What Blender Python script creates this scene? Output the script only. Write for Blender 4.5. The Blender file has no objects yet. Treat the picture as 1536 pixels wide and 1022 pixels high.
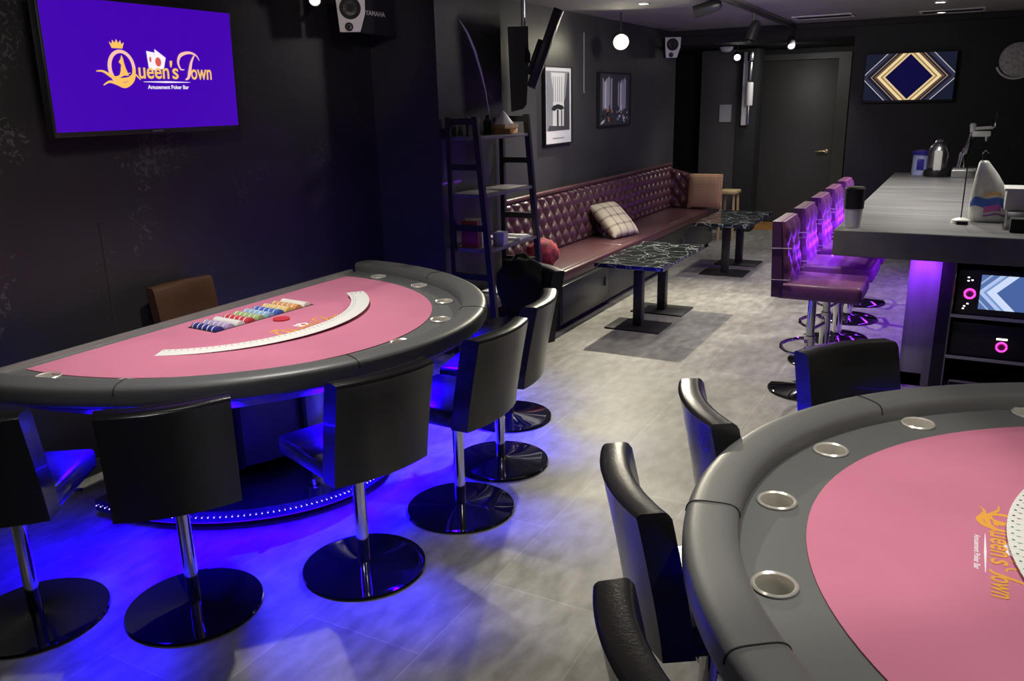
import bpy, bmesh, math, random
from mathutils import Vector, Matrix, noise
random.seed(7)
PI = math.pi
sc = bpy.context.scene
COL = sc.collection

# ------------------------------------------------------------------ materials
MATS = {}
def nt(name):
    m = bpy.data.materials.new(name); m.use_nodes = True
    t = m.node_tree
    b = t.nodes['Principled BSDF']
    MATS[name] = m
    return m, t, b
def mat(name, col, rough=0.5, metal=0.0, spec=0.5, coat=0.0, bump=None, var=0.0, vscale=6.0, emis=None, estr=0.0, alpha=None, trans=0.0):
    m, t, b = nt(name)
    b.inputs['Base Color'].default_value = (*col, 1)
    b.inputs['Roughness'].default_value = rough
    b.inputs['Metallic'].default_value = metal
    b.inputs['Specular IOR Level'].default_value = spec
    b.inputs['Coat Weight'].default_value = coat
    b.inputs['Transmission Weight'].default_value = trans
    if emis:
        b.inputs['Emission Color'].default_value = (*emis, 1)
        b.inputs['Emission Strength'].default_value = estr
    tc = t.nodes.new('ShaderNodeTexCoord')
    if var > 0:
        n = t.nodes.new('ShaderNodeTexNoise'); n.inputs['Scale'].default_value = vscale; n.inputs['Detail'].default_value = 6
        t.links.new(tc.outputs['Object'], n.inputs['Vector'])
        r = t.nodes.new('ShaderNodeValToRGB')
        r.color_ramp.elements[0].position = .3; r.color_ramp.elements[1].position = .7
        r.color_ramp.elements[0].color = (*[c*(1-var) for c in col], 1)
        r.color_ramp.elements[1].color = (*[min(1, c*(1+var)) for c in col], 1)
        t.links.new(n.outputs['Fac'], r.inputs['Fac']); t.links.new(r.outputs['Color'], b.inputs['Base Color'])
    if bump:
        n = t.nodes.new('ShaderNodeTexNoise'); n.inputs['Scale'].default_value = bump[0]; n.inputs['Detail'].default_value = 4
        t.links.new(tc.outputs['Object'], n.inputs['Vector'])
        bn = t.nodes.new('ShaderNodeBump'); bn.inputs['Strength'].default_value = bump[1]; bn.inputs['Distance'].default_value = bump[2] if len(bump) > 2 else .01
        t.links.new(n.outputs['Fac'], bn.inputs['Height']); t.links.new(bn.outputs['Normal'], b.inputs['Normal'])
    return m

def ramp(t, pts, interp='LINEAR'):
    r = t.nodes.new('ShaderNodeValToRGB'); cr = r.color_ramp; cr.interpolation = interp
    while len(cr.elements) > 1: cr.elements.remove(cr.elements[0])
    cr.elements[0].position = pts[0][0]; cr.elements[0].color = (*pts[0][1], 1)
    for p, c in pts[1:]:
        e = cr.elements.new(p); e.color = (*c, 1)
    return r
def math_n(t, op, a, b=None):
    n = t.nodes.new('ShaderNodeMath'); n.operation = op
    for i, v in enumerate((a, b)):
        if v is None: continue
        if isinstance(v, (int, float)): n.inputs[i].default_value = v
        else: t.links.new(v, n.inputs[i])
    return n.outputs[0]

# floor : grey stone-look tiles
m, t, b = nt('stone_tile_floor')
tc = t.nodes.new('ShaderNodeTexCoord')
n1 = t.nodes.new('ShaderNodeTexNoise'); n1.inputs['Scale'].default_value = 2.2; n1.inputs['Detail'].default_value = 10; n1.inputs['Roughness'].default_value = .65
t.links.new(tc.outputs['Object'], n1.inputs['Vector'])
mp = t.nodes.new('ShaderNodeMapping'); mp.inputs['Scale'].default_value = (1.6, 3.2, 1); t.links.new(tc.outputs['Object'], mp.inputs['Vector'])
n2 = t.nodes.new('ShaderNodeTexNoise'); n2.inputs['Scale'].default_value = 5; n2.inputs['Detail'].default_value = 8; t.links.new(mp.outputs[0], n2.inputs['Vector'])
mx = t.nodes.new('ShaderNodeMath'); mx.operation = 'ADD'; t.links.new(n1.outputs['Fac'], mx.inputs[0]); t.links.new(n2.outputs['Fac'], mx.inputs[1])
hf = math_n(t, 'MULTIPLY', mx.outputs[0], .5)
rp = ramp(t, [(.38, (.165, .16, .142)), (.5, (.25, .244, .218)), (.62, (.34, .333, .30))]); t.links.new(hf, rp.inputs['Fac'])
br = t.nodes.new('ShaderNodeTexBrick'); br.inputs['Scale'].default_value = 1.0
br.inputs['Brick Width'].default_value = .92; br.inputs['Row Height'].default_value = .46; br.inputs['Mortar Size'].default_value = .0022; br.offset = .5
br.inputs['Color1'].default_value = (.86, .86, .86, 1); br.inputs['Color2'].default_value = (1.08, 1.08, 1.06, 1); br.inputs['Mortar'].default_value = (1.35, 1.35, 1.35, 1)
t.links.new(tc.outputs['Object'], br.inputs['Vector'])
mc = t.nodes.new('ShaderNodeMix'); mc.data_type = 'RGBA'; mc.blend_type = 'MULTIPLY'; mc.inputs[0].default_value = 1
t.links.new(rp.outputs['Color'], mc.inputs[6]); t.links.new(br.outputs['Color'], mc.inputs[7]); t.links.new(mc.outputs[2], b.inputs['Base Color'])
b.inputs['Roughness'].default_value = .48
bn = t.nodes.new('ShaderNodeBump'); bn.inputs['Strength'].default_value = .12; bn.inputs['Distance'].default_value = .004; t.links.new(hf, bn.inputs['Height']); t.links.new(bn.outputs['Normal'], b.inputs['Normal'])

# black papered wall with scuffs and panel joints
def scuff_wall(name, base, scuff, rough, joint=True, amount=.735, rmin=None):
    m, t, b = nt(name)
    tc = t.nodes.new('ShaderNodeTexCoord')
    n0 = t.nodes.new('ShaderNodeTexNoise'); n0.inputs['Scale'].default_value = 1.1; n0.inputs['Detail'].default_value = 5; t.links.new(tc.outputs['Object'], n0.inputs['Vector'])
    r0 = ramp(t, [(.35, tuple(c*.8 for c in base)), (.65, tuple(c*1.25 for c in base))]); t.links.new(n0.outputs['Fac'], r0.inputs['Fac'])
    n1 = t.nodes.new('ShaderNodeTexNoise'); n1.inputs['Scale'].default_value = 30; n1.inputs['Detail'].default_value = 8; n1.inputs['Distortion'].default_value = 1.6; t.links.new(tc.outputs['Object'], n1.inputs['Vector'])
    n3 = t.nodes.new('ShaderNodeTexNoise'); n3.inputs['Scale'].default_value = 1.7; n3.inputs['Detail'].default_value = 2; t.links.new(tc.outputs['Object'], n3.inputs['Vector'])
    s = math_n(t, 'ADD', math_n(t, 'MULTIPLY', n1.outputs['Fac'], .7), math_n(t, 'MULTIPLY', n3.outputs['Fac'], .6))
    r1 = ramp(t, [(amount, (0, 0, 0)), (amount + .04, (1, 1, 1))]); t.links.new(s, r1.inputs['Fac'])
    mc = t.nodes.new('ShaderNodeMix'); mc.data_type = 'RGBA'; t.links.new(r1.outputs['Color'], mc.inputs[0]); t.links.new(r0.outputs['Color'], mc.inputs[6]); mc.inputs[7].default_value = (*scuff, 1)
    out = mc.outputs[2]
    t.links.new(out, b.inputs['Base Color'])
    b.inputs['Roughness'].default_value = rough
    bn = t.nodes.new('ShaderNodeBump'); bn.inputs['Strength'].default_value = .25; bn.inputs['Distance'].default_value = .01
    n4 = t.nodes.new('ShaderNodeTexNoise'); n4.inputs['Scale'].default_value = 9; n4.inputs['Detail'].default_value = 6; t.links.new(tc.outputs['Object'], n4.inputs['Vector'])
    t.links.new(n4.outputs['Fac'], bn.inputs['Height']); t.links.new(bn.outputs['Normal'], b.inputs['Normal'])
    return m
M_wall_black = scuff_wall('black_wall_paper', (.017, .0155, .0165), (.055, .053, .051), .42, amount=.785)
M_wall_dark = scuff_wall('charcoal_wall_paper', (.05, .05, .05), (.06, .06, .06), .45, amount=.80)
M_wall_far = scuff_wall('black_far_wall', (.008, .008, .008), (.03, .03, .03), .6, amount=.80)
M_column = mat('glossy_black_film', (.034, .034, .037), rough=.42, coat=.05, bump=(2.5, .25, .03))
M_ceiling = mat('dark_ceiling_paint', (.33, .33, .30), rough=.8, var=.08, vscale=2)
M_soffit = mat('black_soffit_paint', (.02, .02, .021), rough=.7)
M_door = mat('dark_grey_door', (.055, .055, .052), rough=.5, var=.05, vscale=3)
M_doorframe = mat('olive_black_frame', (.05, .05, .042), rough=.45)
M_leather = mat('black_leather', (.017, .017, .017), rough=.24, spec=.7, coat=.25, bump=(160, .18, .004))
M_rail = mat('rail_vinyl', (.115, .118, .117), rough=.42, spec=.6, bump=(220, .12, .003))
M_track = mat('racetrack_vinyl', (.115, .12, .118), rough=.5, bump=(260, .1, .002))
M_felt = mat('rose_felt', (.56, .19, .285), rough=.95, spec=.15, var=.06, vscale=3, bump=(420, .15, .002))
M_seam = mat('seam_thread', (.01, .01, .01), rough=.7)
M_chrome = mat('chrome', (.82, .82, .84), rough=.07, metal=1)
M_steel = mat('brushed_steel', (.55, .55, .56), rough=.28, metal=1)
M_cup = mat('satin_cup_metal', (.85, .82, .74), rough=.25, metal=.6)
M_blackgloss = mat('black_gloss_base', (.006, .006, .008), rough=.045, spec=.7, coat=1)
M_blackplastic = mat('black_plastic', (.012, .012, .013), rough=.35)
M_blackmatte = mat('black_matte', (.010, .010, .011), rough=.75)
M_blackmetal = mat('black_powdercoat', (.016, .016, .017), rough=.42)
M_alu = mat('aluminium_strip', (.62, .61, .58), rough=.3, metal=.8)
M_pedestal = mat('grey_pedestal_laminate', (.11, .105, .10), rough=.28, var=.15, vscale=5)
M_brown = mat('brown_leather', (.055, .026, .012), rough=.3, spec=.6, var=.25, vscale=5, bump=(120, .15, .004))
M_maroon = mat('maroon_leather', (.095, .038, .046), rough=.30, spec=.6, bump=(90, .08, .004))
M_purple = mat('purple_leather', (.20, .06, .19), rough=.38, spec=.5, bump=(90, .1, .004))
M_purplethread = mat('lilac_piping', (.5, .35, .5), rough=.6)
M_base = mat('bench_base_laminate', (.034, .037, .035), rough=.32)
M_card = mat('card_white', (.82, .82, .78), rough=.45)
M_white = mat('white_plastic', (.75, .75, .73), rough=.4)
M_offwhite = mat('offwhite_plastic', (.72, .71, .69), rough=.5)
M_glassmetal = mat('clear_plastic', (.75, .78, .82), rough=.15, spec=.6, trans=.35)
M_blueplastic = mat('blue_plastic', (.03, .02, .35), rough=.35)
M_bluelabel = mat('pale_blue_container', (.45, .5, .85), rough=.3)
M_wood = mat('orange_wood', (.42, .21, .06), rough=.5, var=.25, vscale=10)
M_palewood = mat('pale_wood', (.55, .42, .2), rough=.5, var=.15, vscale=10)
M_paper = mat('grey_paper', (.30, .31, .32), rough=.8)
M_whitepaper = mat('white_paper', (.8, .8, .8), rough=.8)
M_red = mat('red_print', (.55, .03, .05), rough=.6)
M_gold = mat('gold_print', (.80, .38, .06), rough=.5)
M_whiteprint = mat('white_print', (.85, .80, .85), rough=.6)
M_brass = mat('brass', (.75, .62, .35), rough=.25, metal=1)
M_greyprint = mat('grey_print', (.28, .29, .31), rough=.8)
M_darkprint = mat('dark_print', (.05, .055, .06), rough=.8)
M_lilacshelf = mat('dark_wood_shelf', (.13, .11, .14), rough=.45, var=.2, vscale=12)
def emit(name, col, s):
    return mat(name, (0, 0, 0), rough=.4, emis=col, estr=s)
M_scr_purple = emit('screen_purple', (.055, 0, .43), 1.0)
M_scr_gold = emit('screen_gold', (1.0, .55, .12), 1.0)
M_scr_pink = emit('screen_peach', (1.0, .55, .45), 1.0)
M_scr_white = emit('screen_white', (1, .9, 1), 1.0)
M_scr_red = emit('screen_red', (.8, .12, .1), .9)
M_led = emit('blue_led', (.03, .0, 1.0), 5)
M_leddot = emit('blue_led_dot', (.30, .22, 1.0), 5)
M_violet = emit('violet_led', (.35, .05, 1.0), 6)
M_pinkled = emit('pink_led', (1.0, .05, .5), 2.2)
M_bulb = emit('lamp_warm', (1, .93, .68), 60)
M_lampw = emit('lamp_white', (1, .97, .9), 12)
M_lampdim = emit('lamp_soft', (1, .98, .95), 3.0)

# black marble
m, t, b = nt('black_marble')
tc = t.nodes.new('ShaderNodeTexCoord')
nz = t.nodes.new('ShaderNodeTexNoise'); nz.inputs['Scale'].default_value = 3; nz.inputs['Detail'].default_value = 6; t.links.new(tc.outputs['Object'], nz.inputs['Vector'])
ad = t.nodes.new('ShaderNodeVectorMath'); ad.operation = 'MULTIPLY_ADD'; ad.inputs[1].default_value = (.45, .45, .45); t.links.new(nz.outputs['Color'], ad.inputs[0]); t.links.new(tc.outputs['Object'], ad.inputs[2])
vo = t.nodes.new('ShaderNodeTexVoronoi'); vo.feature = 'DISTANCE_TO_EDGE'; vo.inputs['Scale'].default_value = 7; t.links.new(ad.outputs[0], vo.inputs['Vector'])
rv = ramp(t, [(0, (.5, .52, .52)), (.012, (.16, .18, .18)), (.05, (.014, .018, .018)), (1, (.008, .01, .01))]); t.links.new(vo.outputs['Distance'], rv.inputs['Fac'])
t.links.new(rv.outputs['Color'], b.inputs['Base Color']); b.inputs['Roughness'].default_value = .16
M_marble = m

# grey wood laminate for the counter, grain along Y
m, t, b = nt('grey_wood_laminate')
tc = t.nodes.new('ShaderNodeTexCoord')
mp = t.nodes.new('ShaderNodeMapping'); mp.inputs['Scale'].default_value = (9, .9, .9); t.links.new(tc.outputs['Object'], mp.inputs['Vector'])
nz = t.nodes.new('ShaderNodeTexNoise'); nz.inputs['Scale'].default_value = 1.6; nz.inputs['Detail'].default_value = 9; nz.inputs['Roughness'].default_value = .6; t.links.new(mp.outputs[0], nz.inputs['Vector'])
rv = ramp(t, [(.3, (.085, .085, .09)), (.7, (.20, .20, .205))]); t.links.new(nz.outputs['Fac'], rv.inputs['Fac'])
t.links.new(rv.outputs['Color'], b.inputs['Base Color']); b.inputs['Roughness'].default_value = .42
M_counter = m
m, t, b = nt('pale_wood_laminate')
tc = t.nodes.new('ShaderNodeTexCoord')
mp = t.nodes.new('ShaderNodeMapping'); mp.inputs['Scale'].default_value = (9, 9, .9); t.links.new(tc.outputs['Object'], mp.inputs['Vector'])
nz = t.nodes.new('ShaderNodeTexNoise'); nz.inputs['Scale'].default_value = 1.6; nz.inputs['Detail'].default_value = 9; t.links.new(mp.outputs[0], nz.inputs['Vector'])
rv = ramp(t, [(.3, (.24, .24, .25)), (.7, (.40, .40, .41))]); t.links.new(nz.outputs['Fac'], rv.inputs['Fac'])
t.links.new(rv.outputs['Color'], b.inputs['Base Color']); b.inputs['Roughness'].default_value = .5
M_post = m

# plaid cushions
def plaid(name, c0, c1, c2, sx):
    m, t, b = nt(name)
    tc = t.nodes.new('ShaderNodeTexCoord'); sp = t.nodes.new('ShaderNodeSeparateXYZ'); t.links.new(tc.outputs['Object'], sp.inputs[0])
    outs = []
    for ax in (0, 1):
        w = math_n(t, 'FRACT', math_n(t, 'MULTIPLY', math_n(t, 'ADD', sp.outputs[ax], 5.0), sx))
        r = ramp(t, [(0, c0), (.42, c1), (.50, c2), (.58, c1), (.66, c0)], 'CONSTANT'); t.links.new(w, r.inputs['Fac']); outs.append(r.outputs['Color'])
    mc = t.nodes.new('ShaderNodeMix'); mc.data_type = 'RGBA'; mc.inputs[0].default_value = .5
    t.links.new(outs[0], mc.inputs[6]); t.links.new(outs[1], mc.inputs[7]); t.links.new(mc.outputs[2], b.inputs['Base Color'])
    b.inputs['Roughness'].default_value = .9
    return m
M_plaid1 = plaid('cream_check_cloth', (.62, .56, .42), (.30, .24, .18), (.12, .08, .07), 9.5)
M_plaid2 = plaid('orange_plaid_cloth', (.40, .26, .14), (.35, .09, .07), (.50, .42, .22), 9.0)

# nested diamonds shown on the screens
def diamonds(name, cols, s, gain):
    m, t, b = nt(name)
    tc = t.nodes.new('ShaderNodeTexCoord'); sp = t.nodes.new('ShaderNodeSeparateXYZ'); t.links.new(tc.outputs['Object'], sp.inputs[0])
    d = math_n(t, 'MULTIPLY', math_n(t, 'ADD', math_n(t, 'ABSOLUTE', sp.outputs[0]), math_n(t, 'ABSOLUTE', sp.outputs[2])), s)
    r = ramp(t, cols, 'CONSTANT'); t.links.new(d, r.inputs['Fac'])
    b.inputs['Base Color'].default_value = (0, 0, 0, 1); b.inputs['Roughness'].default_value = .5; b.inputs['Specular IOR Level'].default_value = .08
    t.links.new(r.outputs['Color'], b.inputs['Emission Color']); b.inputs['Emission Strength'].default_value = gain
    return m
M_dia_gold = diamonds('screen_gold_diamonds', [(0, (.004, .003, .045)), (.335, (.75, .55, .28)), (.375, (.30, .19, .09)), (.40, (.85, .66, .34)), (.455, (.12, .07, .05)), (.50, (.02, .012, .02)), (.53, (.35, .27, .2)), (.545, (.012, .01, .02)), (.60, (.03, .03, .07)), (.665, (.5, .48, .5)), (.68, (.01, .012, .03))], 1.0/.67, 1.0)
M_dia_blue = diamonds('screen_blue_diamonds', [(0, (.07, .13, .36)), (.30, (.62, .72, .95)), (.42, (.20, .32, .62)), (.46, (.45, .55, .85)), (.52, (.10, .18, .42)), (.6, (.35, .45, .7)), (.63, (.10, .17, .4))], 1.0/.42, 1.0)

# ------------------------------------------------------------------ object helpers
def link(o, parent=None):
    COL.objects.link(o)
    if parent: o.parent = parent
    return o
def tag(o, label=None, cat=None, group=None, kind=None):
    if label: o['label'] = label
    if cat: o['category'] = cat
    if group: o['group'] = group
    if kind: o['kind'] = kind
    return o
def thing(name, label, cat, loc=(0, 0, 0), rz=0, group=None):
    o = bpy.data.objects.new(name, None); o.empty_display_size = .1
    COL.objects.link(o); o.location = loc; o.rotation_euler = (0, 0, rz)
    return tag(o, label, cat, group)
def obj(name, bm, m, parent=None, smooth=35, loc=None, rot=None):
    bmesh.ops.recalc_face_normals(bm, faces=bm.faces[:])
    me = bpy.data.meshes.new(name); bm.to_mesh(me); bm.free()
    for x in (m if isinstance(m, (list, tuple)) else [m]): me.materials.append(x)
    if smooth:
        me.shade_smooth(); me.set_sharp_from_angle(angle=math.radians(smooth))
    o = bpy.data.objects.new(name, me); link(o, parent)
    if loc: o.location = loc
    if rot: o.rotation_euler = rot
    return o
def copy_tree(o, parent=None):
    c = o.copy(); COL.objects.link(c); c.parent = parent
    for ch in list(o.children): copy_tree(ch, c)
    return c
def box(bm, x0, x1, y0, y1, z0, z1, bev=0, seg=2, M=None, mi=0):
    g = bmesh.ops.create_cube(bm, size=1)
    vs = g['verts']
    for v in vs: v.co = Vector(((x0+x1)/2 + v.co.x*(x1-x0), (y0+y1)/2 + v.co.y*(y1-y0), (z0+z1)/2 + v.co.z*(z1-z0)))
    fs = set(f for v in vs for f in v.link_faces)
    for f in fs: f.material_index = mi
    if bev:
        es = set(e for v in vs for e in v.link_edges)
        r = bmesh.ops.bevel(bm, geom=list(es), offset=bev, segments=seg, profile=.5, affect='EDGES')
        vs = list(set(v for f in r['faces'] for v in f.verts) | set(v for v in vs if v.is_valid))
    if M is not None:
        bmesh.ops.transform(bm, matrix=M, verts=[v for v in vs if v.is_valid])
    return vs
def B(*a, **k):
    bm = bmesh.new(); box(bm, *a, **k); return bm
def loft(bm, rings, cap=True, closed=True, mi=0):
    R = [[bm.verts.new(p) for p in r] for r in rings]
    n = len(R[0])
    for a, b_ in zip(R, R[1:]):
        for i in range(n if closed else n-1):
            j = (i+1) % n
            f = bm.faces.new((a[i], a[j], b_[j], b_[i])); f.material_index = mi
    if cap:
        bm.faces.new(R[0][::-1]).material_index = mi; bm.faces.new(R[-1]).material_index = mi
    return R
def lathe(bm, prof, n=40, c=(0, 0), mi=0, cap=True):
    loft(bm, [[(c[0]+r*math.cos(2*PI*i/n), c[1]+r*math.sin(2*PI*i/n), z) for i in range(n)] for r, z in prof], cap=cap, mi=mi)
def tube(bm, pts, r, n=10, closed=False, mi=0):
    pts = [Vector(p) for p in pts]; rings = []
    N = len(pts)
    up = Vector((0, 0, 1))
    for i, p in enumerate(pts):
        if closed: d = pts[(i+1) % N]-pts[i-1]
        else: d = pts[min(i+1, N-1)]-pts[max(i-1, 0)]
        d.normalize()
        a = d.cross(up)
        if a.length < .05: a = d.cross(Vector((0, 1, 0)))
        a.normalize(); b_ = a.cross(d).normalized()
        rr = r[i] if isinstance(r, (list, tuple)) else r
        rings.append([p + a*rr*math.cos(2*PI*k/n) + b_*rr*math.sin(2*PI*k/n) for k in range(n)])
    if closed: rings.append(rings[0])
    loft(bm, rings, cap=not closed, mi=mi)
    if closed: bmesh.ops.remove_doubles(bm, verts=bm.verts[:], dist=1e-6)
def prism(bm, poly, z0, z1, mi=0):
    a = [bm.verts.new((x, y, z0)) for x, y in poly]; b_ = [bm.verts.new((x, y, z1)) for x, y in poly]
    n = len(poly)
    fs = [bm.faces.new(a[::-1]), bm.faces.new(b_)]
    for i in range(n): fs.append(bm.faces.new((a[i], a[(i+1) % n], b_[(i+1) % n], b_[i])))
    for f in fs: f.material_index = mi
def struct(name, bm, m, **k):
    o = obj(name, bm, m, **k); o['kind'] = 'structure'; return o

# ------------------------------------------------------------------ camera (eye 1.7 m)
cam = bpy.data.cameras.new('camera'); cam.sensor_width = 36; cam.lens = 1238.43/1536*36; cam.clip_start = .05
co = bpy.data.objects.new('camera', cam); COL.objects.link(co); sc.camera = co
F = 1238.4264
X = Vector((1470-768, -(138-511), -F)).normalized()
D = Vector((100, -4300, -F)).normalized()
Z = -D; Y = Z.cross(X)
R = Matrix((X, Y, Z))
co.matrix_world = Matrix.Translation((0, 0, 1.7)) @ R.to_4x4()

# ------------------------------------------------------------------ setting
CZ = 2.46
struct('floor', B(-3, 12.6, -3.6, 4.2, -.1, 0), MATS['stone_tile_floor'])
struct('ceiling', B(-3, 12.6, -3.6, 4.2, CZ, CZ+.1), M_ceiling)
struct('wall_left', B(-3, 4.67, 3.6, 3.75, 0, CZ), M_wall_black)
bm = bmesh.new()
box(bm, 4.67, 5.52, 3.08, 3.6, 0, CZ)
struct('wall_column', bm, M_column)
struct('wall_lounge', B(5.52, 10.1, 3.24, 3.4, 0, CZ), M_wall_dark)
struct('wall_lounge_return', B(10.0, 10.1, 3.4, 4.1, 0, CZ), M_wall_dark)
struct('wall_recess', B(10.1, 12.5, 3.9, 4.1, 0, CZ), M_wall_far)
struct('wall_back_left', B(11.0, 11.12, 2.70, 3.18, 0, 2.28), M_wall_dark)
struct('wall_back_column', B(10.98, 11.3, 2.46, 2.70, 0, 2.28), M_blackmatte)
struct('wall_back', B(12.05, 12.2, 1.2, 4.1, 0, CZ), M_wall_far)
struct('wall_bar_back', B(10.0, 10.15, -3.6, 1.24, 0, CZ), M_wall_far)
struct('wall_bar_return', B(10.15, 12.05, 1.12, 1.24, 0, CZ), M_wall_far)
struct('wall_right', B(-3, 10, -3.6, -3.5, 0, CZ), M_wall_far)
struct('wall_front', B(-3, -2.9, -3.5, 3.6, 0, CZ), M_wall_far)
struct('trim_1', B(10.0, 12.05, 1.24, 3.9, 2.31, CZ-.005), M_soffit)
struct('trim_2', B(9.93, 10.0, -3.5, 3.24, 2.40, CZ-.005), M_soffit)
struct('trim_5', B(2.496, 2.504, 3.597, 3.6, 0, 1.2), M_blackmatte)
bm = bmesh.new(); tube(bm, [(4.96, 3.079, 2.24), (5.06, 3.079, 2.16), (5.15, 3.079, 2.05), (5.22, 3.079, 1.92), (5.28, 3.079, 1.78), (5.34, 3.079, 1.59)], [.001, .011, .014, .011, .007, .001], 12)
struct('column_highlight', bm, mat('highlight_silver', (.6, .6, .6), rough=.35, metal=1), smooth=80)  # silver strip laid along the glossy streak, standing for that highlight
struct('baseboard_left', B(-3, 4.67, 3.585, 3.6, 0, .07), M_blackmatte)
# door in the far wall
door = B(12.0, 12.045, 1.66, 2.66, .01, 2.16, bev=.004)
d1 = struct('door_1', door, M_door)
bm = bmesh.new(); lathe(bm, [(.0, 0), (.028, 0), (.028, .012), (0.012, .014), (.012, .05), (0, .05)], 20)
bmesh.ops.transform(bm, matrix=Matrix.Translation((11.998, 1.73, .98)) @ Matrix.Rotation(-PI/2, 4, 'Y'), verts=bm.verts[:])
tube(bm, [(11.95, 1.73, .98), (11.95, 1.78, .985), (11.955, 1.86, .975)], [.012, .011, .009])
h = obj('door_handle', bm, M_brass, d1); h['label'] = 'brass lever handle'
bm = bmesh.new()
box(bm, 11.97, 12.05, 1.50, 1.655, 0, 2.24); box(bm, 11.97, 12.05, 2.665, 2.74, 0, 2.24); box(bm, 11.97, 12.05, 1.655, 2.665, 2.165, 2.24)
struct('door_2', bm, M_doorframe, smooth=0).name = 'trim_3'
struct('trim_4', B(11.2, 11.9, 2.1, 2.62, 0, .015), M_wood)

# ------------------------------------------------------------------ logo
def text_bm(s, x0, x1, y0, y1, shear=0, font_off=.0):
    cu = bpy.data.curves.new('tmp', 'FONT'); cu.body = s; cu.size = 1; cu.offset = font_off; cu.extrude = 0; cu.shear = shear; cu.resolution_u = 3
    o = bpy.data.objects.new('tmp', cu); COL.objects.link(o)
    dg = bpy.context.evaluated_depsgraph_get()
    me = bpy.data.meshes.new_from_object(o.evaluated_get(dg)); bpy.data.objects.remove(o); bpy.data.curves.remove(cu)
    xs = [v.co.x for v in me.vertices]; ys = [v.co.y for v in me.vertices]
    a, b_, c, d = min(xs), max(xs), min(ys), max(ys)
    vs = [(x0+(v.co.x-a)/(b_-a)*(x1-x0), y0+(v.co.y-c)/(d-c)*(y1-y0)) for v in me.vertices]
    fs = [tuple(p.vertices) for p in me.polygons]; bpy.data.meshes.remove(me)
    return vs, fs
def add_text(bm, s, x0, x1, y0, y1, z, mi, **k):
    vs, fs = text_bm(s, x0, x1, y0, y1, **k)
    V = [bm.verts.new((x, y, z)) for x, y in vs]
    for f in fs:
        try: bm.faces.new([V[i] for i in f]).material_index = mi
        except ValueError: pass
def stroke(bm, pts, w, z, mi):
    # smooth ribbon
    P = [Vector((p[0], p[1])) for p in pts]; Q = []
    for i in range(len(P)-1):
        p0, p1, p2, p3 = P[max(i-1, 0)], P[i], P[i+1], P[min(i+2, len(P)-1)]
        for k in range(6):
            s = k/6
            Q.append(.5*((2*p1)+(p2-p0)*s+(2*p0-5*p1+4*p2-p3)*s*s+(3*p1-p0-3*p2+p3)*s**3))
    Q.append(P[-1]); L = []; n = len(Q)
    for i, q in enumerate(Q):
        d = (Q[min(i+1, n-1)]-Q[max(i-1, 0)]).normalized(); nn = Vector((-d.y, d.x))
        s = i/(n-1)
        ww = w[0]+(w[1]-w[0])*(1-abs(2*s-1)) if isinstance(w, tuple) else w
        L.append((bm.verts.new((*(q+nn*ww/2), z)), bm.verts.new((*(q-nn*ww/2), z))))
    for a, b_ in zip(L, L[1:]): bm.faces.new((a[0], a[1], b_[1], b_[0])).material_index = mi
def poly(bm, pts, z, mi):
    bm.faces.new([bm.verts.new((x, y, z)) for x, y in pts]).material_index = mi
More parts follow.
